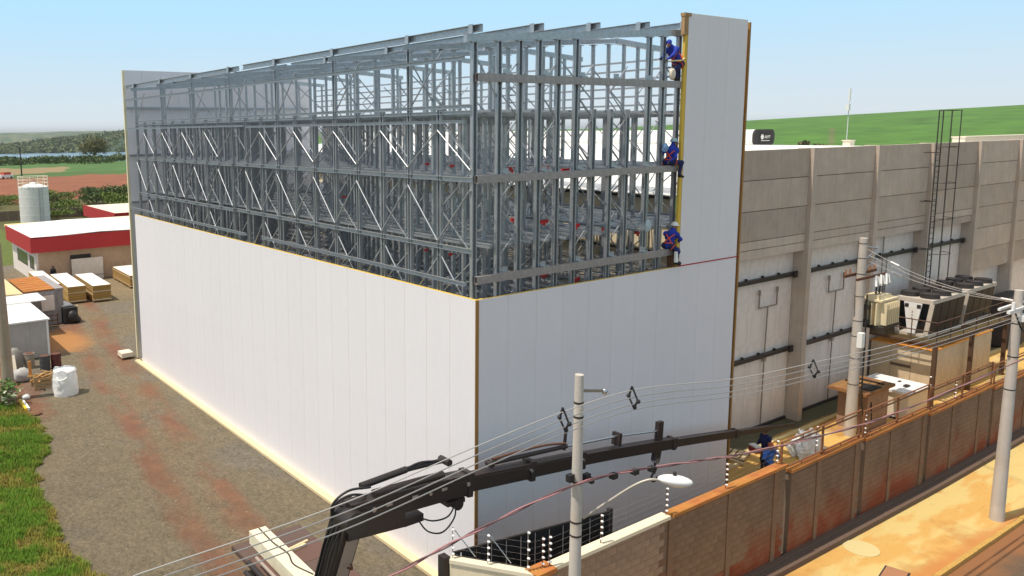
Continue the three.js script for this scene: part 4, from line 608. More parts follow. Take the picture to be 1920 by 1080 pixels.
// ------------------------------------------------------------ lorry with its folding crane
{
  const t = thing('crane_truck', 'flatbed lorry with a black telescopic loader crane reaching along the new building', 'crane truck', [0, 0, 0]);
  new MB().box(-5.5, 0.95, -5.0, -3.1, 1.1, 3.2).build('flatbed', mat([0.10, 0.062, 0.05], 0.8), t);
  for (let i = 0; i < 7; i++) new MB().box(-5.48, 1.1, -4.98 + i * 1.1, -3.12, 1.108, -3.9 + i * 1.1).build('deck_plate', mat([0.11 + 0.02 * (i % 2), 0.07, 0.056], 0.75), t);
  new MB().box(-5.2, 0.6, -4.8, -5.0, 0.95, 4).box(-3.7, 0.6, -4.8, -3.5, 0.95, 4).build('chassis_rail', M.dark, t);
  for (const [x, z] of [[-5.4, -3.4], [-3.5, -3.4], [-5.4, 2.2], [-3.5, 2.2]]) { const w = new MB().tube(V(x - 0.15, 0.5, z), V(x + 0.15, 0.5, z), 0.5, 20).build('wheel', M.black, t); new MB().tube(V(x - 0.17, 0.5, z), V(x + 0.1, 0.5, z), 0.22, 14).build('rim', M.chrome, w); }
  new MB().box(-5.6, 0.7, 3.5, -3.2, 2.9, 5.3).build('cab', mat([0.5, 0.5, 0.5], 0.5), t);
  // clutter along the left side of the bed: stabiliser, pipes, tank
  new MB().box(-6.1, 0.9, -2.0, -5.65, 1.35, -1.4).build('fuel_tank', mat([0.2, 0.17, 0.12], 0.6, 0.3), t); new MB().tube(V(-5.55, 1.2, -3.6), V(-5.65, 1.2, -0.6), 0.09, 8).build('stabiliser_pipe', M.crane, t); new MB().tube(V(-5.4, 1.4, -3.4), V(-5.5, 1.45, -0.5), 0.05, 8).build('stabiliser_pipe', M.craneDust, t); new MB().tube(V(-5.85, 1.2, -3.2), V(-5.95, 1.15, -0.4), 0.07, 8).build('stabiliser_pipe', M.darkSteel, t);
  // crane column and lower arm
  new MB().box(-5.5, 1.1, 0.1, -4.7, 2.4, 0.9).build('crane_column', M.crane, t);
  const Q = (x, y, z) => V(x, y, z), el = Q(-4.95, 4.75, 1.3);
  const lower = new MB().bar(Q(-5.22, 2.1, 0.45), el, 0.5, 0.62, V(0.2, 0, 1)).build('lower_arm', M.crane, t);
  const dl = V().subVectors(el, Q(-5.22, 2.1, 0.45)).normalize(), mL = basis(Q(-5.22, 2.1, 0.45), el, V(0.2, 0, 1));
  const pl = (x0, y0, z0, x1, y1, z1) => { const g = new THREE.BoxGeometry(x1 - x0, y1 - y0, z1 - z0); g.translate((x0 + x1) / 2, (y0 + y1) / 2, (z0 + z1) / 2); return g; };
  new MB().add(pl(-0.2, 0.31, -0.62, 0.25, 0.325, 0.75), mL).build('cover_plate', M.craneDust, lower);
  new MB().add(pl(0.25, -0.25, -1.2, 0.4, 0.3, 1.1), mL).build('arm_rib', M.darkSteel, lower);
  for (let i = 0; i < 4; i++) { const m = new MB(); const o = (q, z) => V(0.42 + 0.02 * i, -0.2 + 0.12 * i, z).applyMatrix4(mL); m.path([o(0, -1.35), o(0, -0.4), o(0, 0.5), V(0.36, -0.1 + 0.1 * i, 1.25).applyMatrix4(mL)], 0.024, 6); m.build('hose', M.hose, lower); }
  new MB().path([V(0, 0.4, -0.2), V(0.02, 0.55, -0.1), V(0.05, 0.5, 0.02)].map((v) => v.applyMatrix4(mL)), 0.03, 6).build('tow_hook', M.rustDark, lower);
  new MB().tube(Q(-5.1, 4.5, 1.0), Q(-5.1, 4.5, 1.75), 0.3, 16).build('elbow_pin', M.darkSteel, t);
  // outer arm, drooping telescopic sections (centre line points)
  const C = [[-5.1, 4.6], [-1.9, 4.46], [0.28, 4.25], [2.5, 4.03], [4.65, 3.79], [7.04, 3.49], [9.0, 3.23], [11.0, 2.95], [13.2, 2.65], [15.44, 2.33]].map(([x, y]) => Q(x, y, 1.3));
  const at = (u) => { const i = Math.min(C.length - 2, Math.floor(u)); return V().lerpVectors(C[i], C[i + 1], u - i); };
  const sec = (u0, u1, w, h, nm, m = M.crane) => { const us = [u0]; for (let i = Math.ceil(u0 + 0.001); i < u1; i++) us.push(i); us.push(u1); const q = new MB(); for (let i = 0; i + 1 < us.length; i++) q.bar(at(us[i]), at(us[i + 1]), w, h); const a = at(us[us.length - 2]), e = at(u1); return q.build(nm, m, t); };
  const s1 = sec(0, 1.25, 0.42, 0.58, 'boom_housing'); sec(1.2, 2.35, 0.34, 0.44, 'boom_section'); sec(2.3, 3.3, 0.31, 0.41, 'boom_section'); sec(3.2, 5.4, 0.27, 0.34, 'boom_section'); sec(5.3, 7.2, 0.22, 0.26, 'boom_section'); sec(7.1, 8.2, 0.16, 0.18, 'boom_section'); sec(8.1, 9, 0.1, 0.12, 'boom_section', M.darkSteel);
  const col = (u, w, h) => { const a = at(u - 0.02), e = at(u + 0.06); new MB().bar(a, e, w, h).build('boom_collar', M.darkSteel, t); };
  col(1.25, 0.48, 0.66); col(2.33, 0.42, 0.58); col(3.3, 0.38, 0.52); col(5.3, 0.32, 0.4); col(7.15, 0.26, 0.31); for (const [u, r] of [[0.2, 0.07], [0.75, 0.05], [1.22, 0.06], [2.3, 0.05], [3.28, 0.05]]) { const q = at(u); new MB().tube(V(q.x, q.y + 0.05, 1.3), V(q.x, q.y + 0.05, 1.56), r, 10).build('pin', M.chrome, t); } for (const [a, e, w] of [[0.1, 1.2, 0.222], [1.3, 2.3, 0.182], [2.4, 3.25, 0.167]]) new MB().bar(at(a).add(V(0, 0.16, w)), at(e).add(V(0, 0.13, w)), 0.02, 0.03).build('side_rib', M.darkSteel, t); for (const u of [0.35, 0.6, 0.9]) { const q = at(u); new MB().box(q.x - 0.09, q.y + 0.02, 1.3 + 0.212, q.x + 0.09, q.y + 0.12, 1.3 + 0.222).build('plate', M.craneDust, t); }
  const under = at(0.55); new MB().bar(Q(-5.2, 4.25, 1.3), Q(-3.5, 4.12, 1.3), 0.44, 0.5).box(-3.5, 3.85, 1.1, -2.9, 4.05, 1.5).build('knuckle', M.crane, t);
  new MB().tube(Q(-1.75, 3.98, 1.05), Q(-1.75, 3.98, 1.55), 0.16, 12).box(-2.1, 3.98, 1.1, -1.5, 4.1, 1.5).build('guide_roller', M.crane, t);
  // rams along the top
  new MB().tube(Q(-4.6, 5.12, 1.15), Q(-3.2, 5.2, 1.15), 0.09, 10).tube(Q(-3.2, 5.2, 1.15), Q(-1.95, 5.14, 1.15), 0.07, 10).tube(Q(-1.95, 5.14, 1.0), Q(-1.95, 5.14, 1.4), 0.1, 8).build('ram', M.darkSteel, t);
  new MB().tube(Q(-4.4, 4.98, 1.42), Q(-2.2, 4.9, 1.42), 0.1, 10).build('ram', M.crane, t);
  new MB().tube(Q(-0.4, 4.72, 1.3), Q(2.6, 4.5, 1.3), 0.07, 8).tube(Q(-0.45, 4.72, 1.2), Q(-0.45, 4.72, 1.42), 0.1, 8).build('ram', M.crane, t);
  new MB().tube(Q(2.4, 4.52, 1.3), Q(4.9, 4.28, 1.3), 0.045, 8).tube(Q(4.9, 4.28, 1.3), Q(7.0, 3.98, 1.3), 0.035, 8).build('ram_rod', M.chrome, t);
  new MB().path([Q(-0.4, 4.85, 1.35), Q(0.8, 4.82, 1.34), Q(1.8, 4.75, 1.35), Q(2.5, 4.62, 1.35)], 0.035, 6).build('hose', M.rustDark, t);
  new MB().bar(Q(2.5, 4.4, 1.3), Q(2.55, 4.95, 1.3), 0.06, 0.08).bar(Q(4.85, 4.0, 1.3), Q(4.9, 4.4, 1.3), 0.3, 0.12).build('ram_bracket', M.crane, t);
  new MB().path([Q(-4.5, 4.9, 1.25), Q(-5.0, 5.05, 1.3), Q(-5.35, 4.9, 1.2), Q(-5.4, 4.5, 1.1)], 0.03, 6).path([Q(-4.4, 5.1, 1.3), Q(-5.1, 5.2, 1.35), Q(-5.45, 4.95, 1.25), Q(-5.4, 4.4, 1.05)], 0.03, 6).path([Q(-3.2, 5.25, 1.2), Q(-2.8, 5.3, 1.2), Q(-2.2, 5.2, 1.2)], 0.03, 6).build('hose', M.hose, t);
  new MB().path([Q(-3.1, 3.95, 1.5), Q(-2.8, 3.55, 1.55), Q(-2.3, 3.38, 1.55), Q(-1.9, 3.7, 1.55), Q(-1.85, 4.1, 1.5)], 0.022, 6).path([Q(-3.0, 3.95, 1.5), Q(-2.6, 3.78, 1.55), Q(-2.1, 3.78, 1.55), Q(-1.8, 4.1, 1.5)], 0.022, 6).build('hose', M.hose, t);
  // hook block hanging from the boom
  const hb = new THREE.Group(); hb.name = 'hook_block'; t.add(hb);
  new MB().bar(Q(6.95, 3.4, 1.3), Q(7.0, 4.3, 1.3), 0.14, 0.26).bar(Q(6.85, 3.0, 1.3), Q(6.95, 3.5, 1.3), 0.12, 0.34).build('sheave_plate', M.crane, hb); new MB().tube(Q(6.85, 3.0, 1.2), Q(6.85, 3.0, 1.4), 0.1, 10).build('sheave', M.chrome, hb);
  const hk = []; for (let i = 0; i <= 12; i++) { const a = Math.PI * (0.5 + 1.45 * i / 12); hk.push(Q(6.82 + 0.15 * Math.cos(a), 2.42 + 0.15 * Math.sin(a), 1.3)); } new MB().tube(Q(6.83, 2.92, 1.3), Q(6.82, 2.56, 1.3), 0.04, 7).sphere(Q(6.83, 2.72, 1.3), 0.08, 0.09, 0.08, 8).path(hk, 0.035, 7).build('hook', M.crane, hb);
  const bs = thing('white_beam', 'long cream-white box beam lying on the lorry bed', 'beam', [0, 0, 0]);
  new MB().bar(V(-4.72, 1.34, -4.75), V(-4.85, 1.34, 0.6), 0.56, 0.42).build('box_beam', (() => { const m = texMat(T.grime, 0.7); m.color.setRGB(0.82, 0.78, 0.6); return m; })(), bs); new MB().path([V(-4.68, 1.56, -4.7), V(-4.72, 1.56, -3.6), V(-4.66, 1.57, -2.8), V(-4.8, 1.56, -2.2), V(-4.6, 1.56, -1.4)], 0.025, 5).build('strap', M.dark, bs);
  const sk = thing('timber_offcut', 'short pale timber offcut on the dark lorry bed', 'timber', [-4.2, 1.11, -3.7], 0.2); new MB().box(-0.05, 0, 0, 0.75, 0.08, 0.08).build('piece', M.woodPale, sk); new MB().box(-0.05, 0, 0.12, 0.55, 0.09, 0.2).build('piece', M.woodPale, sk);
}
// ------------------------------------------------------------ west yard: red-fascia building, panel stacks, sheds, clutter
{
  const b = thing('red_fascia_building', 'low beige building with broad red fascia and white roof beyond the yard', 'building', [0, 0, 0]);
  const x0 = 0.25, x1 = 16, z1 = -62.3, z0 = -74, wm = texMat(T.grime, 0.85); wm.color.setRGB(0.62, 0.44, 0.31);
  new MB().box(x0, 0, z0, x0 + 0.2, 1.15, z1).box(x0, 2.45, z0, x0 + 0.2, 3.3, z1).box(x0, 1.15, z0, x0 + 0.2, 2.45, -71.5).box(x0, 1.15, -66.2, x0 + 0.2, 2.45, -65.4).box(x0, 1.15, -63.2, x0 + 0.2, 2.45, z1).build('wall', M.whiteGrime, b);
  new MB().box(x0 + 0.2, 0, z1 - 0.2, x1, 3.3, z1).build('wall', wm, b); new MB().box(x0 + 0.2, 0, z0, x1, 3.3, z0 + 0.2).box(x1 - 0.2, 0, z0 + 0.2, x1, 3.3, z1 - 0.2).build('wall', wm, b);
  const gm = mat([0.05, 0.07, 0.06], 0.15); for (const [a, c] of [[-71.5, -66.2], [-65.4, -64.35], [-64.25, -63.2]]) { const w = new MB().box(x0 + 0.06, 1.15, a, x0 + 0.09, 2.45, c).build('window', gm, b); const f = new MB(); f.box(x0 + 0.02, 1.1, a - 0.04, x0 + 0.05, 1.18, c + 0.04).box(x0 + 0.02, 2.42, a - 0.04, x0 + 0.05, 2.5, c + 0.04); f.build('frame', M.darkSteel, w); }
  const fx0 = -0.3, fz1 = -61.4; new MB().box(fx0, 3.05, fz1 - 0.1, x1, 4.5, fz1).build('fascia', M.redPaint, b); new MB().box(fx0, 3.05, z0, fx0 + 0.1, 4.5, fz1 - 0.1).build('fascia', M.redPaint, b);
  const rf = new MB(); rf.bar(V(fx0 + 0.1, 4.42, -68), V(6, 4.62, -68), 13.2, 0.06).bar(V(6, 4.62, -68), V(x1, 4.42, -68), 13.2, 0.06); rf.build('roof', M.white, b); new MB().box(fx0 + 0.1, 4.3, z0 - 1.2, x1, 4.52, z0 - 0.4).build('gutter', M.foamPale, b);
  new MB().box(3.3, 2.0, z1 + 0.002, 5.2, 2.45, z1 + 0.06).build('vent_opening', M.dark, b);
  const lp = thing('leaning_sheet', 'large pale wall panel leaning on the beige wall below the red fascia', 'wall panel', [0, 0, 0]); new MB().bar(V(3.3, 1.04, -61.85), V(6.2, 1.04, -61.65), 2.1, 0.12, V(0, 1, 0)); const g = new MB(); g.bar(V(3.3, 1.05, -61.9), V(6.2, 1.05, -61.9), 0.12, 2.1); g.build('panel', M.whiteGrime, lp); new MB().box(3.3, 0.4, -61.83, 6.2, 0.44, -61.81).build('seam', M.mortar, lp);
  const c = thing('second_red_building', 'second red-fascia roof glimpsed behind the white wall edge', 'building', [0, 0, 0]); new MB().box(12.6, 0, -92, 26, 3.2, -79).build('wall', wm, c); new MB().box(12.2, 3.2, -92.5, 12.35, 4.6, -78.35).build('fascia', M.redPaint, c); new MB().box(12.35, 3.2, -78.5, 26, 4.6, -78.35).build('fascia', M.redPaint, c); new MB().box(12.35, 4.4, -92.5, 26, 4.5, -78.5).build('roof', M.cream, c);
}
function stack(label, x, z, w, l, h, n, foam) {
  const s = thing('panel_stack', label, 'panel stack', [x, 0, z], -0.03, 'wrapped panel stacks');
  for (const q of [-l / 2 + 0.3, 0, l / 2 - 0.5]) new MB().box(-w / 2, 0, q, w / 2, 0.14, q + 0.16).build('bearer', M.wood, s);
  const t = (h - 0.14) / n; for (let i = 0; i < n; i++) { const o = mesh(boxGeo(w, t - 0.012, l), M.white, 'wall_panel', s, [rr(-0.015, 0.015), 0.14 + t * (i + 0.5), rr(-0.02, 0.02)]); mesh(boxGeo(w + 0.02, t - 0.014, l + 0.03), foam, 'foam_core', o); }
  const bag = new MB().box(-w / 2 - 0.02, 0.2, l / 2 - 0.05, w / 2 + 0.02, 0.24, l / 2 + 0.035).box(-w / 2 - 0.02, 0.9, l / 2 - 0.05, w / 2 + 0.02, 0.93, l / 2 + 0.035); bag.build('strap', M.plastic, s); return s;
}
const foamA = mat([0.42, 0.26, 0.07], 0.9), foamB = mat([0.36, 0.22, 0.06], 0.9);
stack('long white panel stack farthest left, behind the orange-roofed container', -0.15, -57.4, 1.2, 8, 1.4, 7, foamA);
stack('white panel stack between two others, standing left of the rightmost', 1.2, -54.7, 1.4, 7.4, 1.45, 7, foamA);
stack('white panel stack with brown foam end, nearest the white wall', 3.05, -53.8, 1.45, 6.7, 1.42, 7, foamB);
stack('panel stack half hidden by the corner of the new building', 7.6, -57.6, 1.9, 6, 1.2, 6, foamB);
{
  const s = thing('site_shed', 'grey-sided site shed with a bright white flat roof beside the left pole', 'shed', [0, 0, 0]); const gm = texMat(T.grime, 0.75); gm.color.setRGB(0.46, 0.44, 0.42); const bm = mat([1, 1, 1], 0.6); 
  for (let i = 0; i < 4; i++) new MB().box(-8.6 + i * 1.04, 0.05, -35.55, -7.565 + i * 1.04, 2.35, -35.45).build('wall_panel', gm, s);
  new MB().box(-4.5, 0.05, -35.56, -4.38, 2.38, -35.42).build('corner_post', M.white, s); new MB().box(-4.46, 0.05, -41.5, -4.38, 2.35, -35.57).build('wall_panel', M.whiteGrime, s);
  new MB().box(-8.6, 0.05, -41.6, -4.38, 2.35, -41.5).build('wall_panel', gm, s);
  new MB().box(-8.7, 2.38, -41.7, -4.3, 2.47, -35.3).build('roof', M.white, s); new MB().box(-8.7, 2.48, -44.2, -3.25, 2.55, -41.2).build('roof', M.white, s); new MB().box(-6.6, 2.552, -42.6, -5.7, 2.6, -42.5).build('roof_bar', M.darkSteel, s);
  const c = thing('rusty_container', 'grey container with a rusty orange corrugated roof left of the panel stacks', 'container', [0, 0, 0]); const cm = texMat(T.grime, 0.75); cm.color.setRGB(0.36, 0.34, 0.35);
  new MB().box(-4.0, 0, -50.8, -1.45, 2.55, -44.4).build('body', cm, c); for (let i = 0; i < 14; i++) new MB().bar(V(-4.1, 2.62, -50.6 + i * 0.46), V(-2.0, 2.64, -50.6 + i * 0.46), 0.44, 0.05 + 0.02 * (i % 2)).build('roof_sheet', M.rust, c);
  new MB().box(-2.0, 2.56, -50.8, -1.4, 2.68, -44.3).build('roof_edge', cm, c); for (let i = 0; i < 6; i++) new MB().box(-3.9 + i * 0.41, 0.1, -44.398, -3.72 + i * 0.41, 2.4, -44.33).build('side_rib', cm, c); new MB().box(-3.0, 1.1, -44.33, -2.1, 2.2, -44.27).build('window', M.whiteGrime, c);
  const d = thing('beige_roof_shed', 'low shed with a pale yellowish roof between the left pole and the orange roof', 'shed', [0, 0, 0]); new MB().box(-7.5, 0, -51, -4.4, 2.5, -44.2).build('body', cm, d); new MB().bar(V(-8, 2.75, -47.6), V(-4.25, 2.6, -47.6), 7.2, 0.08).build('roof', mat([0.70, 0.56, 0.30], 0.8), d);
  const k = thing('black_skip', 'dark scrap bin topped with a white sheet in front of the panel stacks', 'bin', [-1.15, 0, -44.6], 0.1);
  new MB().box(-0.5, 0, -0.9, 0.5, 1.2, 0.7).build('bin', M.black, k); new MB().box(-0.46, 1.24, -1.5, 0.3, 1.34, 0.2).build('white_sheet', M.white, k); new MB().sphere(V(0.1, 0.5, 0.75), 0.42, 0.5, 0.3, 9).sphere(V(0.4, 0.25, 0.7), 0.3, 0.28, 0.3, 9).build('sack', M.black, k); new MB().bar(V(0.1, 0.8, 0.75), V(0.6, 1.25, 0.4), 0.06, 0.06).build('stick', M.woodPale, k);
  const r = thing('steel_rack', 'low rusty frame rack standing beside the white-roofed shed', 'rack', [-2.9, 0, -43.6]); for (const y of [0.15, 0.5, 0.85]) new MB().bar(V(-0.7, y, 0), V(0.8, y, 0), 0.06, 0.06).build('bar', M.rustDark, r); for (const x of [-0.7, 0.1, 0.8]) new MB().bar(V(x, 0, 0), V(x, 0.95, 0), 0.06, 0.06).build('bar', M.rustDark, r);
}
{
  // bulk bag
  const t = thing('bulk_bag', 'big sagging white bulk bag standing on the gravel', 'bulk bag', [-5.36, 0, -27.2]);
  const g = new THREE.CylinderGeometry(0.56, 0.62, 1.35, 40, 22), p = g.attributes.position;
  for (let i = 0; i < p.count; i++) { let x = p.getX(i), y = p.getY(i), z = p.getZ(i); const a = Math.atan2(z, x), r = Math.hypot(x, z), h = (y + 0.675) / 1.35; const sq = 1 / Math.pow(Math.pow(Math.abs(Math.cos(a)), 4) + Math.pow(Math.abs(Math.sin(a)), 4), 0.25); const k = lerp(1, sq, 0.5) * (1 + 0.07 * Math.sin(h * 3.1) + 0.09 * (fbm(a * 2.2 + 20, h * 4 + 20, 701, 1 << 16, 3) - 0.5) * 2); y += (h > 0.7 ? 0.22 * (fbm(x * 4 + 9, z * 4 + 9, 705, 1 << 16, 3) - 0.5) : 0) - 0.10 * (x / 0.6) * h; p.setXYZ(i, x * k, y + 0.675, z * k); }
  g.computeVertexNormals(); new MB().add(g).build('bag', M.white, t); new MB().path([V(-0.5, 1.1, 0.35), V(-0.45, 0.95, 0.62), V(-0.15, 1.0, 0.68), V(0.05, 1.12, 0.5)], 0.035, 5).path([V(0.4, 1.2, -0.4), V(0.52, 1.42, -0.1), V(0.5, 1.2, 0.3)], 0.03, 5).build('lifting_loop', M.plastic, t);
  const sp = new THREE.SphereGeometry(0.5, 24, 14), q = sp.attributes.position; for (let i = 0; i < q.count; i++) { const x = q.getX(i), y = q.getY(i), z = q.getZ(i), k = 0.8 + 0.6 * fbm(x * 5 + 9, z * 5 + y * 3 + 9, 711, 1 << 16, 3); q.setXYZ(i, x * k, 1.28 + y * 0.38 * k, z * k); } sp.computeVertexNormals(); new MB().add(sp).build('crumpled_top', M.white, t);
  // wooden pallet with offcuts
  const w = thing('scrap_pallet', 'wooden crate of broken orange offcuts left of the bulk bag', 'pallet', [-6.0, 0, -29.2]); for (const y of [0.06, 0.28, 0.5]) for (const z of [-0.5, 0.5]) new MB().box(-0.62, y, z - 0.02, 0.5, y + 0.14, z + 0.02).build('board', M.wood, w); for (const x of [-0.6, 0.46]) for (const z of [-0.44, 0.44]) new MB().box(x - 0.05, 0, z - 0.05, x + 0.05, 0.75, z + 0.05).build('post', M.wood, w); new MB().box(-0.75, 0.6, -0.3, -0.6, 1.5, -0.22).build('post', mat([0.6, 0.25, 0.06], 0.8), w);
  for (let i = 0; i < 16; i++) { const a = rr(0, 3.1), c = V(rr(-0.4, 0.35), rr(0.3, 0.75), rr(-0.4, 0.4)), d = V(Math.cos(a), rr(-0.3, 0.5), Math.sin(a)).multiplyScalar(rr(0.25, 0.5)); new MB().bar(c.clone().sub(d), c.clone().add(d), 0.09, 0.04).build('offcut', i % 3 ? mat([0.6, 0.36, 0.12], 0.85) : M.wood, w); }
  const drum = (label, x, z, m) => { const d = thing('oil_drum', label, 'drum', [x, 0, z], 0, 'drums by the shed'); const q = new MB().tube(V(0, 0, 0), V(0, 0.88, 0), 0.29, 18); for (const y of [0.3, 0.58, 0.86]) q.tube(V(0, y, 0), V(0, y + 0.03, 0), 0.305, 18); q.build('drum', m, d); new MB().tube(V(0, 0.89, 0), V(0, 0.895, 0), 0.26, 16).build('lid', M.rustDark, d); };
  drum('dark grey drum behind the offcuts crate', -5.3, -32.5, mat([0.06, 0.06, 0.065], 0.6)); drum('dark rusty red drum beside the grey drum', -4.65, -32.6, mat([0.10, 0.02, 0.018], 0.6)); drum('pale drum with a white lid left of the grey drum', -5.95, -33.6, mat([0.35, 0.30, 0.24], 0.6));
  const lump = (name, label, cat, x, z, rx, ry, rz, m, s) => { const o = thing(name, label, cat, [x, 0, z]); const g2 = new THREE.SphereGeometry(1, 22, 14), q2 = g2.attributes.position; for (let i = 0; i < q2.count; i++) { const X = q2.getX(i), Y = q2.getY(i), Z = q2.getZ(i), k = 0.72 + 0.6 * fbm(X * 2.6 + s, Z * 2.6 + Y * 2 + s, 721, 1 << 16, 3); q2.setXYZ(i, X * rx * k, Math.max(0, ry * 0.8 + Y * ry * k), Z * rz * k); } g2.computeVertexNormals(); new MB().add(g2).build('body', m, o); return o; };
  const gb = mat([0.27, 0.26, 0.23], 0.8);
  { const o = lump('tarp_bundle', 'tall grey bundle under a tarpaulin against the shed wall', 'bundle', -6.75, -33.6, 0.5, 0.72, 0.4, gb, 5); new MB().box(-0.4, 0, -0.2, 0.4, 0.7, 0.2).build('timber_base', M.wood, o); }
  lump('rubbish_bag', 'grey and white rubbish bag beside the offcuts crate', 'rubbish bag', -6.85, -31.0, 0.48, 0.42, 0.42, mat([0.42, 0.42, 0.40], 0.7), 9);
  lump('white_sack', 'small white and red sack at the foot of the left pole', 'sack', -7.3, -27.5, 0.2, 0.15, 0.17, M.plastic, 13);
  lump('dark_rag', 'dark rag lying beside the yellow tube', 'rag', -7.35, -24.6, 0.25, 0.07, 0.2, M.woodDark, 17);
  const y = thing('yellow_tube', 'yellow and white tube lying on red earth by the grass', 'tube', [-7.62, 0.02, -26.3]); new MB().box(-0.13, 0, -0.85, 0.0, 0.14, 0.85).build('yellow_side', mat([0.85, 0.6, 0.03], 0.5), y); new MB().box(0.002, 0, -0.85, 0.12, 0.135, 0.85).build('white_side', M.white, y);
  for (const [x, z, l, where] of [[-8.4, -31.6, 0.9, 'left of the pole'], [-7.35, -32.2, 0.8, 'right of the pole']]) { const b = thing('leaning_board', 'cream board leaning on the site shed ' + where, 'board', [x, 0, z]); const m = new MB(); m.bar(V(0, 0.05, 0.5), V(0, 1.25, -0.1), l, 0.03, V(0, 0, 1)); m.build('board', M.cream, b); }
  const pb = thing('small_crate', 'small pale timber block at the far corner foot of the white wall', 'crate', [-0.62, 0, -32.2]); new MB().box(-0.35, 0.14, -0.5, 0.35, 0.42, 0.4).build('block', M.cream, pb); new MB().box(-0.35, 0, -0.5, -0.2, 0.14, 0.4).box(0.2, 0, -0.5, 0.35, 0.14, 0.4).build('bearer', M.woodDark, pb);
  // loose litter on the gravel: pale stones and scraps
  const peb = new MB(); for (let i = 0; i < 170; i++) { const z = rr(-48, -2), x = rr(-8.5, 0) + interp(track, z) * 0.2, s = rr(0.012, 0.03) * (rnd() < 0.06 ? 2 : 1); if (x > -0.4) continue; const g3 = new THREE.IcosahedronGeometry(s, 0); g3.scale(1.3, 0.6, 1); g3.translate(x, s * 0.4, z); peb.add(g3); } tag(peb.build('loose_stones', mat([0.38, 0.33, 0.25], 0.9), scene, { kind: 'stuff' }), 'small pale stones and scraps scattered on the gravel drive', 'stones');
}
// ------------------------------------------------------------ silo, boundary wall, thin mast, car, far house
{
  const s = thing('white_silo', 'white cylindrical tank with a railing round its top', 'silo', [11.15, 0, -118]);
  new MB().tube(V(0, 0, 0), V(0, 5.75, 0), 2.18, 40).build('shell', (() => { const m = texMat(T.grime, 0.5); m.color.setRGB(0.80, 0.80, 0.79); return m; })(), s); for (const y of [1.4, 2.8, 4.2, 5.6]) new MB().tube(V(0, y, 0), V(0, y + 0.05, 0), 2.2, 40).build('hoop', M.plastic, s);
  const cn = new THREE.ConeGeometry(2.2, 0.75, 40); cn.translate(0, 6.13, 0); new MB().add(cn).build('roof', M.white, s);
  for (const y of [6.35, 6.85, 7.35]) { const pts = []; for (let i = 0; i <= 24; i++) pts.push(V(2.2 * Math.cos(i * Math.PI / 12), y, 2.2 * Math.sin(i * Math.PI / 12))); new MB().poly(pts, 0.04, 4).build('rail', M.cream, s); }
  for (let i = 0; i < 12; i++) { const a = i * Math.PI / 6; new MB().tube(V(2.2 * Math.cos(a), 5.7, 2.2 * Math.sin(a)), V(2.2 * Math.cos(a), 7.35, 2.2 * Math.sin(a)), 0.045, 5).build('rail_post', M.cream, s); }
  const l = new MB(); for (let y = 0.3; y < 6; y += 0.4) l.box(0.35, y, 2.2, 0.85, y + 0.05, 2.25); l.box(0.33, 0, 2.2, 0.38, 6, 2.27).box(0.82, 0, 2.2, 0.87, 6, 2.27); l.build('ladder', M.steelDull, s);
  const w = thing('boundary_wall', 'low dark concrete wall behind the silo', 'wall', [0, 0, 0]); for (let i = 0; i < 26; i++) { const a = V(-6 + i * 1.6, -0.1, -126 + i * 0.1), c = V(-6 + (i + 1) * 1.6 - 0.05, -0.1, -126 + (i + 1) * 0.1); if (i === 20) continue; new MB().bar(a.clone().setY(0.7), c.clone().setY(0.7), 0.2, 1.7).build('wall_slab', (() => M.mortar)(), w); }
  const m = thing('field_pole', 'thin dark pole standing in the field beyond the silo', 'pole', [38.1, 0, -276]); new MB().tube(V(0, 0, 0), V(0, 9.6, 0), 0.24, 8, 0.16).tube(V(-0.6, 9.2, 0), V(0.6, 9.2, 0), 0.08, 6).build('shaft', M.dark, m);
  const c = thing('parked_car', 'small white and red vehicle at the left edge of the red field', 'car', [30.8, 0, -262], 0.5); new MB().box(-2.4, 0.4, -0.9, 2.2, 1.3, 0.9).build('body', M.white, c); new MB().box(-1.2, 1.3, -0.8, 1.4, 2.1, 0.8).build('cabin', mat([0.5, 0.08, 0.04], 0.5), c); for (const x of [-1.5, 1.4]) for (const z of [-0.9, 0.75]) new MB().tube(V(x, 0.4, z), V(x, 0.4, z + 0.15), 0.4, 12).build('wheel', M.black, c);
  const h = thing('field_shelter', 'rusty red shelter with a dark tree beside it at the left edge', 'shelter', [27.6, 0, -275]); new MB().box(-3, 0, -2, 2.5, 2.4, 2).build('body', mat([0.35, 0.11, 0.05], 0.8), h); new MB().box(-3.3, 2.4, -2.4, 2.8, 2.7, 2.4).build('roof', mat([0.5, 0.18, 0.08], 0.8), h);
  const mm = thing('radio_mast', 'slim white antenna mast rising in front of the green hill', 'mast', [106.6, -0.1, -41.8]); const ms = new MB(); ms.tube(V(0, 0, 0), V(0, 19.3, 0), 0.09, 6, 0.05); ms.build('pole', M.ins, mm); new MB().tube(V(0, 17.4, 0), V(0, 19.2, 0), 0.17, 8).box(-0.5, 16.1, -0.25, -0.1, 17.0, 0.25).build('antenna', M.ins, mm);
}
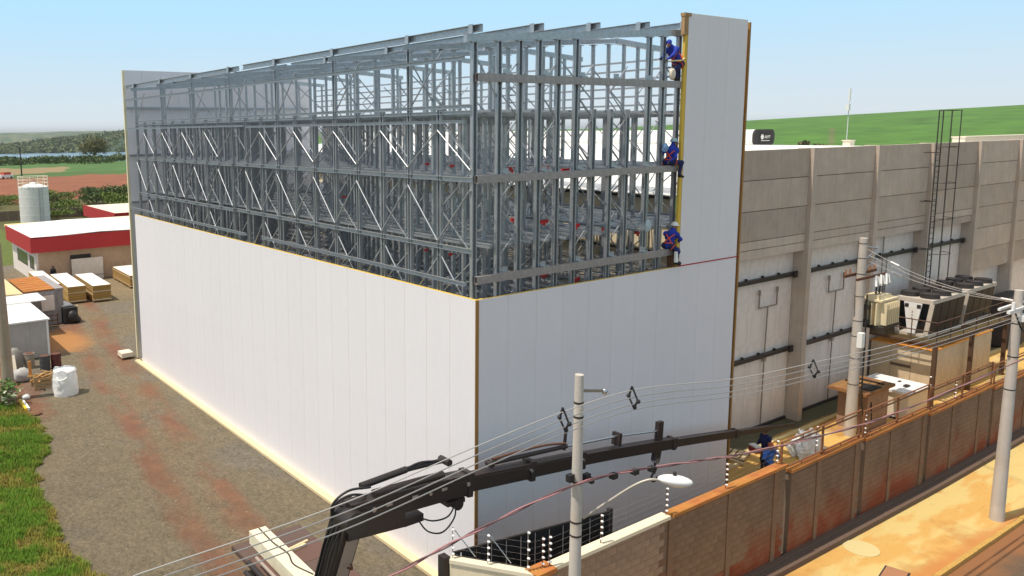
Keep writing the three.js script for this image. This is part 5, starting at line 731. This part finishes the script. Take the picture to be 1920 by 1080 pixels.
// ------------------------------------------------------------ vegetation
function leafCloud(mb, c, rx, ry, rz, n, s, lump = 5, seed = 1) {    // many small leaf-clump faces through an uneven volume
  const L = []; for (let i = 0; i < lump; i++) L.push([rr(-0.62, 0.62) * rx, rr(-0.45, 0.75) * ry, rr(-0.62, 0.62) * rz, rr(0.34, 0.62)]);
  const P = []; for (let i = 0; i < n; i++) { const q = L[Math.floor(rnd() * lump)], u = rnd() * 6.283, w = rr(-1, 1), r = Math.pow(rnd(), 0.45) * q[3], k = Math.sqrt(1 - w * w); const x = c.x + q[0] + rx * r * k * Math.cos(u), y = c.y + q[1] + ry * r * w, z = c.z + q[2] + rz * r * k * Math.sin(u); const a = V(rr(-1, 1), rr(-1, 1), rr(-1, 1)).normalize(), b = V(rr(-1, 1), rr(-1, 1), rr(-1, 1)).normalize(), ss = s * rr(0.6, 1.4); P.push(x - a.x * ss, y - a.y * ss, z - a.z * ss, x + a.x * ss, y + a.y * ss, z + a.z * ss, x + b.x * ss * 1.3, y + b.y * ss * 1.3, z + b.z * ss * 1.3); }
  const g = new THREE.BufferGeometry(); g.setAttribute('position', new THREE.Float32BufferAttribute(P, 3)); g.computeVertexNormals(); return mb.add(g);
}
const leafM = (r, g, b) => { const m = mat([r, g, b], 0.75, 0, { side: THREE.DoubleSide }); return m; };
const LM = [leafM(0.095, 0.125, 0.026), leafM(0.125, 0.175, 0.025), leafM(0.07, 0.105, 0.024), leafM(0.11, 0.16, 0.025), leafM(0.13, 0.10, 0.045)];
function shrub(name, label, cat, x, z, rx, h, m, n = 700, group) { h *= z < -144 ? 0.55 : 0.7; const y = terrainH(x, z), t = thing(name, label, cat, [x, Math.max(y, -0.06), z], 0, group); for (let i = 0; i < 4; i++) new MB().tube(V(0, -0.2, 0), V(rr(-0.5, 0.5) * rx, h * 0.7, rr(-0.5, 0.5) * rx), 0.07 * h / 2, 5, 0.02).build('stem', M.woodDark, t); leafCloud(new MB(), V(0, h * 0.5, 0), rx, h * 0.55, rx, n, Math.min(0.3, 0.09 * h), 7).build('foliage', m, t); return t; }
[[20, -150, 4.5, 4.2, 0, 'dark shrub clump at the left edge of the red field bank'], [27, -147, 5.2, 5.2, 2, 'tall dark shrub clump left of the second red roof'], [35, -148, 6, 6.5, 0, 'largest dark shrub clump beside the white wall edge'], [24, -163, 4.5, 3.8, 1, 'mid green shrub clump behind the dark shrubs'], [43, -155, 6, 5.5, 2, 'shrub clump partly hidden by the far white wall corner'], [7, -150, 5, 4.6, 0, 'dark shrub clump left of the silo'], [1, -140, 4, 3.6, 1, 'rounded green shrub at the left edge behind the wall'], [29, -128, 3.2, 2.8, 3, 'bright green bush in front of the second red roof'], [17, -133, 2.6, 2.4, 3, 'bright green bush just right of the silo'], [33, -170, 4.5, 3.6, 2, 'low dark shrub at the edge of the ploughed red soil'], [22, -138, 3.5, 3.0, 1, 'green shrub between the silo and second red roof'], [-3, -118, 3, 2.4, 3, 'bright green bush left of the silo base'], [15.6, -122, 2.6, 2.2, 1, 'low green bush against the right side of the silo'], [21, -124, 3.4, 2.5, 0, 'dark bush between the silo and second red roof'], [25, -120, 2.8, 2.0, 3, 'yellowish green bush behind the white roof ridge'], [3, -124, 3.2, 2.6, 0, 'dark bush at the foot of the boundary wall left of the silo'], [31, -141, 4.5, 4.0, 1, 'mid green bush just above the second red roof'], [39, -165, 5, 4.2, 0, 'dark bush by the red field touching the white wall edge'], [14, -160, 4.2, 3.0, 1, 'low bush showing right of the silo top'], [9, -168, 4.4, 3.0, 0, 'low dark bush left of the silo top']].forEach(([x, z, r, h, m, label]) => shrub('shrub', label, 'shrub', x, z, r, h, LM[m], 1500, 'shrubs behind the red-fascia building'));
{
  const t = thing('bush', 'leafy bush with pale variegated leaves at the foot of the left pole', 'bush', [-8.5, 0, -26.9]); for (let i = 0; i < 6; i++) new MB().tube(V(0, 0, 0), V(rr(-0.6, 0.6), 1.3, rr(-0.5, 0.5)), 0.02, 5, 0.01).build('stem', M.woodDark, t);
  const leaf = (() => { const g = new THREE.BufferGeometry(); g.setAttribute('position', new THREE.Float32BufferAttribute([0, 0, 0, 0.06, 0.02, 0.1, 0, 0.03, 0.24, 0, 0, 0, 0, 0.03, 0.24, -0.06, 0.02, 0.1], 3)); g.computeVertexNormals(); uvBox(g); return g; })();
  const lm = [leafM(0.06, 0.15, 0.02), leafM(0.10, 0.2, 0.03), leafM(0.5, 0.55, 0.36)]; for (let i = 0; i < 260; i++) { const u = rnd() * 6.3, r = 0.85 * Math.sqrt(rnd()), y = rr(0.25, 1.6) * (1 - 0.35 * r); const o = mesh(leaf, lm[y < 0.95 && rnd() < 0.45 ? 2 : Math.floor(rnd() * 2)], 'leaf', t, [r * Math.cos(u), y, r * Math.sin(u)]); o.rotation.set(rr(-0.7, 0.5), rnd() * 6.3, rr(-0.4, 0.4)); o.scale.setScalar(rr(0.8, 1.6)); }
}
{
  // broad tree beyond the fields, and the belt of trees along the lake shore
  const x = 100, z = -420, y = terrainH(x, z), t = thing('broad_tree', 'broad brownish-green tree standing above the tree belt by the lake', 'tree', [x, y, z]);
  new MB().tube(V(0, -0.5, 0), V(0.4, 5, 0), 0.7, 8, 0.4).build('trunk', M.woodDark, t); for (let i = 0; i < 6; i++) new MB().tube(V(0.3, 3.5, 0), V(rr(-5, 5), rr(7, 10), rr(-4, 4)), 0.3, 6, 0.1).build('limb', M.woodDark, t);
  leafCloud(new MB(), V(0, 7.6, 0), 9.5, 5.2, 8, 2300, 0.5, 14).build('crown', leafM(0.14, 0.13, 0.045), t);
  const b = new MB(); for (let i = 0; i < 95; i++) { const a = rr(2, 19) * Math.PI / 180, d = rr(410, 640), X = CX + d * Math.sin(a), Z = CZ - d * Math.cos(a); if (Math.hypot(X - x, Z - z) < 14) continue; leafCloud(b, V(X, terrainH(X, Z) + 1.5, Z), rr(6, 10), rr(1.6, 2.9), 6, 260, 0.6, 5); } tag(b.build('tree_belt', LM[2], scene, { kind: 'stuff' }), 'dark belt of trees along the near shore of the lake', 'trees');
  const f = new MB(); for (let i = 0; i < 420; i++) { const a = rr(3, 19) * Math.PI / 180, d = rr(1680, 2350), X = CX + d * Math.sin(a), Z = CZ - d * Math.cos(a); leafCloud(f, V(X, terrainH(X, Z) + 2, Z), rr(14, 26), rr(4, 6.5), 14, 34, 3.8, 5); } tag(f.build('forest', LM[0], scene, { kind: 'stuff' }), 'dark forest covering the ridge across the lake', 'forest');
  const h = thing('hilltop_trees', 'small dark tree tuft on the green hill beside the roof tunnel', 'tree', [0, 0, 0]); const a = 62 * Math.PI / 180, X = CX + 300 * Math.sin(a), Z = CZ - 300 * Math.cos(a); new MB().tube(V(X, terrainH(X, Z), Z), V(X, terrainH(X, Z) + 4, Z), 0.3, 6).build('trunk', M.woodDark, h); leafCloud(new MB(), V(X, terrainH(X, Z) + 4.6, Z), 5.5, 2.6, 4, 800, 0.5, 6).build('crown', LM[4], h);
}
// ------------------------------------------------------------ people
const MCM = new THREE.MeshStandardMaterial();
function fieldMesh(dist, lo, ext, res, colorOf) {
  const mc = new MarchingCubes(res, MCM, false, false, 120000); mc.isolation = 0; mc.reset(); const half = res / 2;
  for (let k = 0; k < res; k++) for (let j = 0; j < res; j++) for (let i = 0; i < res; i++) { const x = lo.x + ext * ((i - half) / half + 1) / 2, y = lo.y + ext * ((j - half) / half + 1) / 2, z = lo.z + ext * ((k - half) / half + 1) / 2; mc.field[i + j * res + k * res * res] = -dist(x, y, z); }
  mc.update(); const n = mc.count, P = new Float32Array(n * 3), N = new Float32Array(n * 3), C = new Float32Array(n * 3);
  for (let i = 0; i < n; i++) { const p = [0, 1, 2].map((q) => [lo.x, lo.y, lo.z][q] + ext * (mc.positionArray[i * 3 + q] + 1) / 2); P.set(p, i * 3); N.set([mc.normalArray[i * 3], mc.normalArray[i * 3 + 1], mc.normalArray[i * 3 + 2]], i * 3); C.set(colorOf(...p), i * 3); }
  const g = new THREE.BufferGeometry(); g.setAttribute('position', new THREE.BufferAttribute(P, 3)); g.setAttribute('normal', new THREE.BufferAttribute(N, 3)); g.setAttribute('color', new THREE.BufferAttribute(C, 3)); g.computeVertexNormals(); return g;
}
const capD = (x, y, z, a, b, ra, rb) => { const bx = b[0] - a[0], by = b[1] - a[1], bz = b[2] - a[2], px = x - a[0], py = y - a[1], pz = z - a[2]; const t = Math.min(1, Math.max(0, (px * bx + py * by + pz * bz) / (bx * bx + by * by + bz * bz + 1e-9))); return Math.hypot(px - t * bx, py - t * by, pz - t * bz) - (ra + (rb - ra) * t); };
function chainMesh(bones, k, res, pad = 0.06) {
  let lo = [1e9, 1e9, 1e9], hi = [-1e9, -1e9, -1e9]; for (const [a, b, ra, rb] of bones) for (const [q, r] of [[a, ra], [b, rb]]) for (let i = 0; i < 3; i++) { lo[i] = Math.min(lo[i], q[i] - r - pad); hi[i] = Math.max(hi[i], q[i] + r + pad); }
  const ext = Math.max(hi[0] - lo[0], hi[1] - lo[1], hi[2] - lo[2]); lo = lo.map((v, i) => v - (ext - (hi[i] - v - (0)) ) * 0); const L = V((lo[0] + hi[0] - ext) / 2, (lo[1] + hi[1] - ext) / 2, (lo[2] + hi[2] - ext) / 2);
  const dist = (x, y, z) => { let d = 1e9; for (const b of bones) { const q = capD(x, y, z, b[0], b[1], b[2], b[3]); if (q > 0.35 && d < 0.2) continue; const h = Math.max(k - Math.abs(d - q), 0) / k; d = Math.min(d, q) - h * h * k * 0.25; } return d; };
  return fieldMesh(dist, L, ext, res, (x, y, z) => { let best = 1e9, c = [1, 1, 1]; for (const b of bones) { const q = capD(x, y, z, b[0], b[1], b[2], b[3]); if (q < best) { best = q; c = b[4]; } } return c; });
}
const VC = mat([1, 1, 1], 0.85, 0, { vertexColors: true });
const SKIN = [0.32, 0.17, 0.10], NAVY = [0.012, 0.02, 0.10], BLUE = [0.016, 0.04, 0.36], BOOT = [0.02, 0.017, 0.015], GLOVE = [0.03, 0.03, 0.035], LIGHTB = [0.05, 0.17, 0.62], BLACK = [0.014, 0.014, 0.02];
// joints: hip, chest, neck, head (centre), shoulders/elbows/hands sL eL hL sR eR hR, legs pL kL aL tL pR kR aR tR (t = toe)
function person(label, J, col, pos, turn, extra, scale = 1) {
  const t = thing('person', label, 'person', pos, turn), S = col.top, L = col.legs, s = scale, sc = (q) => q.map((v) => v * s); const j = {}; for (const k in J) j[k] = sc(J[k]);
  const mid = (a, b, f) => a.map((v, i) => lerp(v, b[i], f));
  const bones = [[j.hip, j.chest, 0.135 * s, 0.155 * s, S], [j.chest, j.neck, 0.15 * s, 0.075 * s, S], [j.neck, mid(j.neck, j.head, 0.7), 0.055 * s, 0.055 * s, col.hood ? S : SKIN], [j.sL, j.sR, 0.075 * s, 0.075 * s, S], [j.pL, j.pR, 0.115 * s, 0.115 * s, L]];
  for (const q of ['L', 'R']) { bones.push([j['s' + q], j['e' + q], 0.066 * s, 0.05 * s, S], [j['e' + q], j['h' + q], 0.05 * s, 0.036 * s, S], [j['p' + q], j['k' + q], 0.098 * s, 0.066 * s, L], [j['k' + q], j['a' + q], 0.064 * s, 0.046 * s, L], [j['a' + q], j['t' + q], 0.05 * s, 0.04 * s, BOOT]); }
  const hc = j.head, f = V(...J.face || [0, 0, 1]).normalize(), fa = [f.x, f.y, f.z], up = [0, 1, 0], rt = [f.z, 0, -f.x], at = (a, b, c) => hc.map((v, i) => v + s * (fa[i] * a + up[i] * b + rt[i] * c));
  const sk = col.hood ? S : SKIN;
  const head = [[at(-0.015, 0.045, 0), at(0.0, 0.03, 0), 0.088 * s, 0.088 * s, sk], [at(0.02, -0.02, 0), at(0.035, -0.075, 0), 0.07 * s, 0.042 * s, SKIN], [at(0.085, 0.015, 0), at(0.105, -0.02, 0), 0.011 * s, 0.017 * s, SKIN], [at(0.088, -0.052, -0.02), at(0.088, -0.052, 0.02), 0.008 * s, 0.008 * s, [0.25, 0.09, 0.07]], [at(0, 0, 0.085), at(-0.005, 0.03, 0.088), 0.016 * s, 0.018 * s, sk], [at(0, 0, -0.085), at(-0.005, 0.03, -0.088), 0.016 * s, 0.018 * s, sk], [at(0.082, 0.022, 0.032), at(0.084, 0.022, 0.032), 0.012 * s, 0.012 * s, [0.03, 0.025, 0.02]], [at(0.082, 0.022, -0.032), at(0.084, 0.022, -0.032), 0.012 * s, 0.012 * s, [0.03, 0.025, 0.02]]];
  const gs = [chainMesh(bones, 0.07 * s, 78), chainMesh(head, 0.02 * s, 44, 0.02)];
  for (const q of ['L', 'R']) { // hands: palm, four unequal bent fingers, thumb from the side
    const h = V(...j['h' + q]), e = V(...j['e' + q]), d = V().subVectors(h, e).normalize(), side = V().crossVectors(d, V(0, 1, 0.2)).normalize().multiplyScalar(q === 'L' ? 1 : -1), nrm = V().crossVectors(side, d).normalize(), c = col.glove || SKIN, arr = (v) => [v.x, v.y, v.z], o = (a, b, n) => arr(h.clone().addScaledVector(d, a * s).addScaledVector(side, b * s).addScaledVector(nrm, n * s));
    const hb = [[o(-0.02, 0, 0), o(0.07, -0.018, 0), 0.028 * s, 0.026 * s, c], [o(0.0, 0.01, 0), o(0.07, 0.02, 0), 0.026 * s, 0.022 * s, c]];
    [[-0.032, 0.062], [-0.011, 0.075], [0.011, 0.07], [0.031, 0.055]].forEach(([b, l]) => { hb.push([o(0.08, b, 0), o(0.08 + l * 0.55, b, -0.012), 0.0095 * s, 0.009 * s, c], [o(0.08 + l * 0.55, b, -0.012), o(0.08 + l * 0.8, b, -0.045), 0.009 * s, 0.008 * s, c]); });
    hb.push([o(0.015, -0.035, -0.005), o(0.05, -0.065, -0.02), 0.012 * s, 0.01 * s, c], [o(0.05, -0.065, -0.02), o(0.085, -0.06, -0.035), 0.01 * s, 0.009 * s, c]); gs.push(chainMesh(hb, 0.008 * s, 40, 0.012));
  }
  const g = mergeGeometries(gs); mesh(g, VC, 'body', t); 
  if (col.helmet) { const hg = new THREE.SphereGeometry(0.125 * s, 18, 10, 0, 6.3, 0, 1.65), br = new THREE.CylinderGeometry(0.14 * s, 0.145 * s, 0.012 * s, 18); const m = new MB().add(hg, new THREE.Matrix4().makeTranslation(hc[0], hc[1] + 0.035 * s, hc[2])).add(br, new THREE.Matrix4().makeTranslation(hc[0] + fa[0] * 0.02, hc[1] + 0.03 * s, hc[2] + fa[2] * 0.02)); m.build('helmet', mat(col.helmet, 0.4), t); }
  if (col.cap) { new MB().sphere(V(hc[0], hc[1] + 0.045 * s, hc[2]), 0.108 * s, 0.09 * s, 0.108 * s, 12).build('cap', mat(col.cap, 0.8), t); }
  if (col.harness) { const m = new MB(), c = V(...j.chest), h = V(...j.hip), d = V().subVectors(c, h).normalize(); const sx = V().subVectors(V(...j.sR), V(...j.sL)).normalize(), fz = V().crossVectors(sx, d).normalize(); const ring = (o, r, tilt) => { const pts = []; for (let i = 0; i <= 20; i++) { const a = i * Math.PI / 10; pts.push(o.clone().addScaledVector(sx, r * Math.cos(a)).addScaledVector(fz, r * Math.sin(a)).addScaledVector(d, tilt * Math.cos(a))); } m.poly(pts, 0.022 * s, 5); }; ring(h.clone().addScaledVector(d, 0.06), 0.165 * s, 0); ring(h.clone().lerp(c, 0.55), 0.178 * s, 0.2 * s); ring(h.clone().lerp(c, 0.55), 0.178 * s, -0.2 * s); for (const q of ['L', 'R']) { const p = V(...j['p' + q]), k = V(...j['k' + q]), pts = [], dd = V().subVectors(k, p).normalize(), u1 = V().crossVectors(dd, V(0.3, 1, 0.2)).normalize(), u2 = V().crossVectors(dd, u1), o = p.clone().lerp(k, 0.3); for (let i = 0; i <= 16; i++) { const a = i * Math.PI / 8; pts.push(o.clone().addScaledVector(u1, 0.105 * s * Math.cos(a)).addScaledVector(u2, 0.105 * s * Math.sin(a))); } m.poly(pts, 0.02 * s, 5); } m.build('harness', M.strap, t); }
  if (extra) extra(t, j); return t;
}
// three riggers on the beams of the rack, and helpers in the yard (local x to the east, z to the south)
person('worker in blue hood and orange harness crouching on the top beam', { hip: [0.22, 0.62, -0.02], chest: [-0.12, 0.98, 0.02], neck: [-0.27, 1.12, 0.03], head: [-0.38, 1.2, 0.04], face: [-1, -0.5, 0.1], sL: [-0.16, 1.02, 0.2], eL: [-0.38, 0.82, 0.22], hL: [-0.60, 0.68, 0.16], sR: [-0.16, 1.02, -0.17], eR: [-0.42, 0.85, -0.14], hR: [-0.62, 0.72, -0.05], pL: [0.22, 0.56, 0.1], kL: [-0.08, 0.42, 0.16], aL: [0.0, 0.08, 0.1], tL: [-0.16, 0.05, 0.12], pR: [0.22, 0.56, -0.12], kR: [0.34, 0.3, -0.1], aR: [0.3, 0.08, -0.08], tR: [0.18, 0.05, -0.06] }, { top: BLUE, legs: NAVY, hood: true, glove: GLOVE, harness: true }, [8.72, 15.41, 0.08], 0, (t) => {
  const m = new MB(); m.path([V(0.25, 0.75, 0.2), V(0, 0.66, 0.28), V(-0.3, 0.64, 0.24), V(-0.62, 0.6, 0.16)], 0.028, 6); m.build('lanyard', M.woodPale, t); new MB().sphere(V(-0.25, 0.22, 0.12), 0.13, 0.2, 0.1, 12).build('tool_bag', M.cream, t); new MB().path([V(-0.3, 0.4, 0.14), V(-0.2, 0.62, 0.2), V(0.1, 0.7, 0.22)], 0.015, 5).build('bag_strap', M.dark, t);
});
const seat = (dx = 0) => ({ hip: [0, 0.13, 0], chest: [0.06 + dx, 0.5, 0.03], neck: [0.1 + dx * 1.4, 0.66, 0.04], head: [0.14 + dx * 1.7, 0.78, 0.05], pL: [0.02, 0.12, 0.1], pR: [-0.05, 0.12, -0.1] });
person('worker in blue sitting astride the middle beam with an orange harness', { ...seat(0), face: [0.6, -0.2, 0.7], sL: [0.1, 0.52, 0.2], eL: [-0.05, 0.3, 0.28], hL: [-0.22, 0.16, 0.2], sR: [-0.02, 0.52, -0.16], eR: [-0.25, 0.4, -0.12], hR: [-0.32, 0.6, 0.0], kL: [0.34, 0.1, 0.24], aL: [0.24, -0.33, 0.24], tL: [0.36, -0.38, 0.3], kR: [-0.12, -0.05, -0.36], aR: [-0.16, -0.42, -0.3], tR: [-0.1, -0.47, -0.2] }, { top: BLUE, legs: NAVY, hood: true, glove: GLOVE, harness: true, helmet: [0.35, 0.5, 0.5] }, [8.62, 12.6, 0.1], 0);
person('worker in white helmet and red harness sitting on the lowest beam', { ...seat(0.06), face: [0.8, -0.3, 0.5], sL: [0.16, 0.52, 0.2], eL: [0.3, 0.34, 0.26], hL: [0.36, 0.2, 0.1], sR: [0.04, 0.52, -0.16], eR: [0.2, 0.34, -0.22], hR: [0.36, 0.22, -0.1], kL: [0.1, -0.05, 0.32], aL: [0.06, -0.46, 0.3], tL: [0.14, -0.5, 0.38], kR: [0.24, -0.02, 0.2], aR: [0.22, -0.44, 0.2], tR: [0.3, -0.48, 0.28] }, { top: BLUE, legs: NAVY, glove: GLOVE, harness: true, helmet: [0.8, 0.82, 0.78] }, [8.72, 9.74, 0.12], 0, (t) => new MB().box(-0.05, -0.42, 0.28, 0.08, -0.05, 0.36).build('white_cloth', M.plastic, t));
const stand = { hip: [0, 0.95, 0], chest: [0, 1.3, 0.02], neck: [0, 1.5, 0.02], head: [0, 1.63, 0.04], pL: [0.09, 0.92, 0], pR: [-0.09, 0.92, 0], kL: [0.11, 0.5, 0.03], aL: [0.11, 0.08, -0.01], tL: [0.13, 0.04, 0.15], kR: [-0.11, 0.5, 0.03], aR: [-0.11, 0.08, -0.01], tR: [-0.13, 0.04, 0.15], sL: [0.19, 1.42, 0], sR: [-0.19, 1.42, 0] };
person('worker in dark navy overalls and cap holding a small box, standing by the wall', { ...stand, face: [0.1, -0.2, 1], eL: [0.26, 1.14, 0.04], hL: [0.2, 0.98, 0.2], eR: [-0.25, 1.15, 0.06], hR: [-0.16, 1.05, 0.3] }, { top: NAVY, legs: BLACK, cap: [0.05, 0.055, 0.03] }, [15.3, 0.004, 0.25], -1.9, (t) => { new MB().box(-0.22, 0.94, 0.36, 0.2, 1.16, 0.62).build('red_box', mat([0.35, 0.04, 0.03], 0.6), t); new MB().box(-0.22, 1.161, 0.36, 0.2, 1.22, 0.62).build('white_lid', M.white, t); }, 1.06);
person('worker in light blue jacket with hands raised to the face behind the wall', { ...stand, face: [-0.2, -0.1, 1], eL: [0.33, 1.2, 0.16], hL: [0.1, 1.5, 0.17], eR: [-0.33, 1.2, 0.16], hR: [-0.1, 1.5, 0.17] }, { top: LIGHTB, legs: NAVY, cap: [0.5, 0.13, 0.05] }, [14.3, 0.004, 1.0], -0.5);
person('small distant figure in dark clothes by the beige wall of the red-fascia building', { ...stand, face: [0, 0, 1], eL: [0.26, 1.16, 0.03], hL: [0.2, 0.95, 0.1], eR: [-0.26, 1.16, 0.03], hR: [-0.2, 0.95, 0.1] }, { top: BLACK, legs: BLACK, cap: [0.02, 0.02, 0.02] }, [1.45, 0, -61.2], 0.4);
{
  const sheet2 = (label, x, y, z, c, w) => { const t = thing('plastic_rag', label, 'plastic sheet', [x, y, z]); const g = new THREE.SphereGeometry(1, 14, 10), p = g.attributes.position; for (let i = 0; i < p.count; i++) { const k = 0.7 + 0.6 * fbm(p.getX(i) * 2 + 9, p.getY(i) * 2 + p.getZ(i) + 9, 801, 1 << 16, 3); p.setXYZ(i, p.getX(i) * w * k, p.getY(i) * w * k, p.getZ(i) * 0.07 * k); } g.computeVertexNormals(); new MB().add(g).build('sheet', mat(c, 0.5), t); };
  sheet2('crumpled pale blue plastic beside the worker on the middle beam', 8.28, 13.2, 0.16, [0.2, 0.36, 0.6], 0.15); sheet2('crumpled clear plastic hanging above the lowest beam', 7.7, 10.6, 0.0, [0.45, 0.55, 0.58], 0.2);
}
const renderer = new THREE.WebGLRenderer({ antialias: true });
renderer.toneMapping = THREE.LinearToneMapping; renderer.toneMappingExposure = 1.0;
renderer.shadowMap.enabled = true; renderer.setSize(1024, 576);
renderer.render(scene, camera);
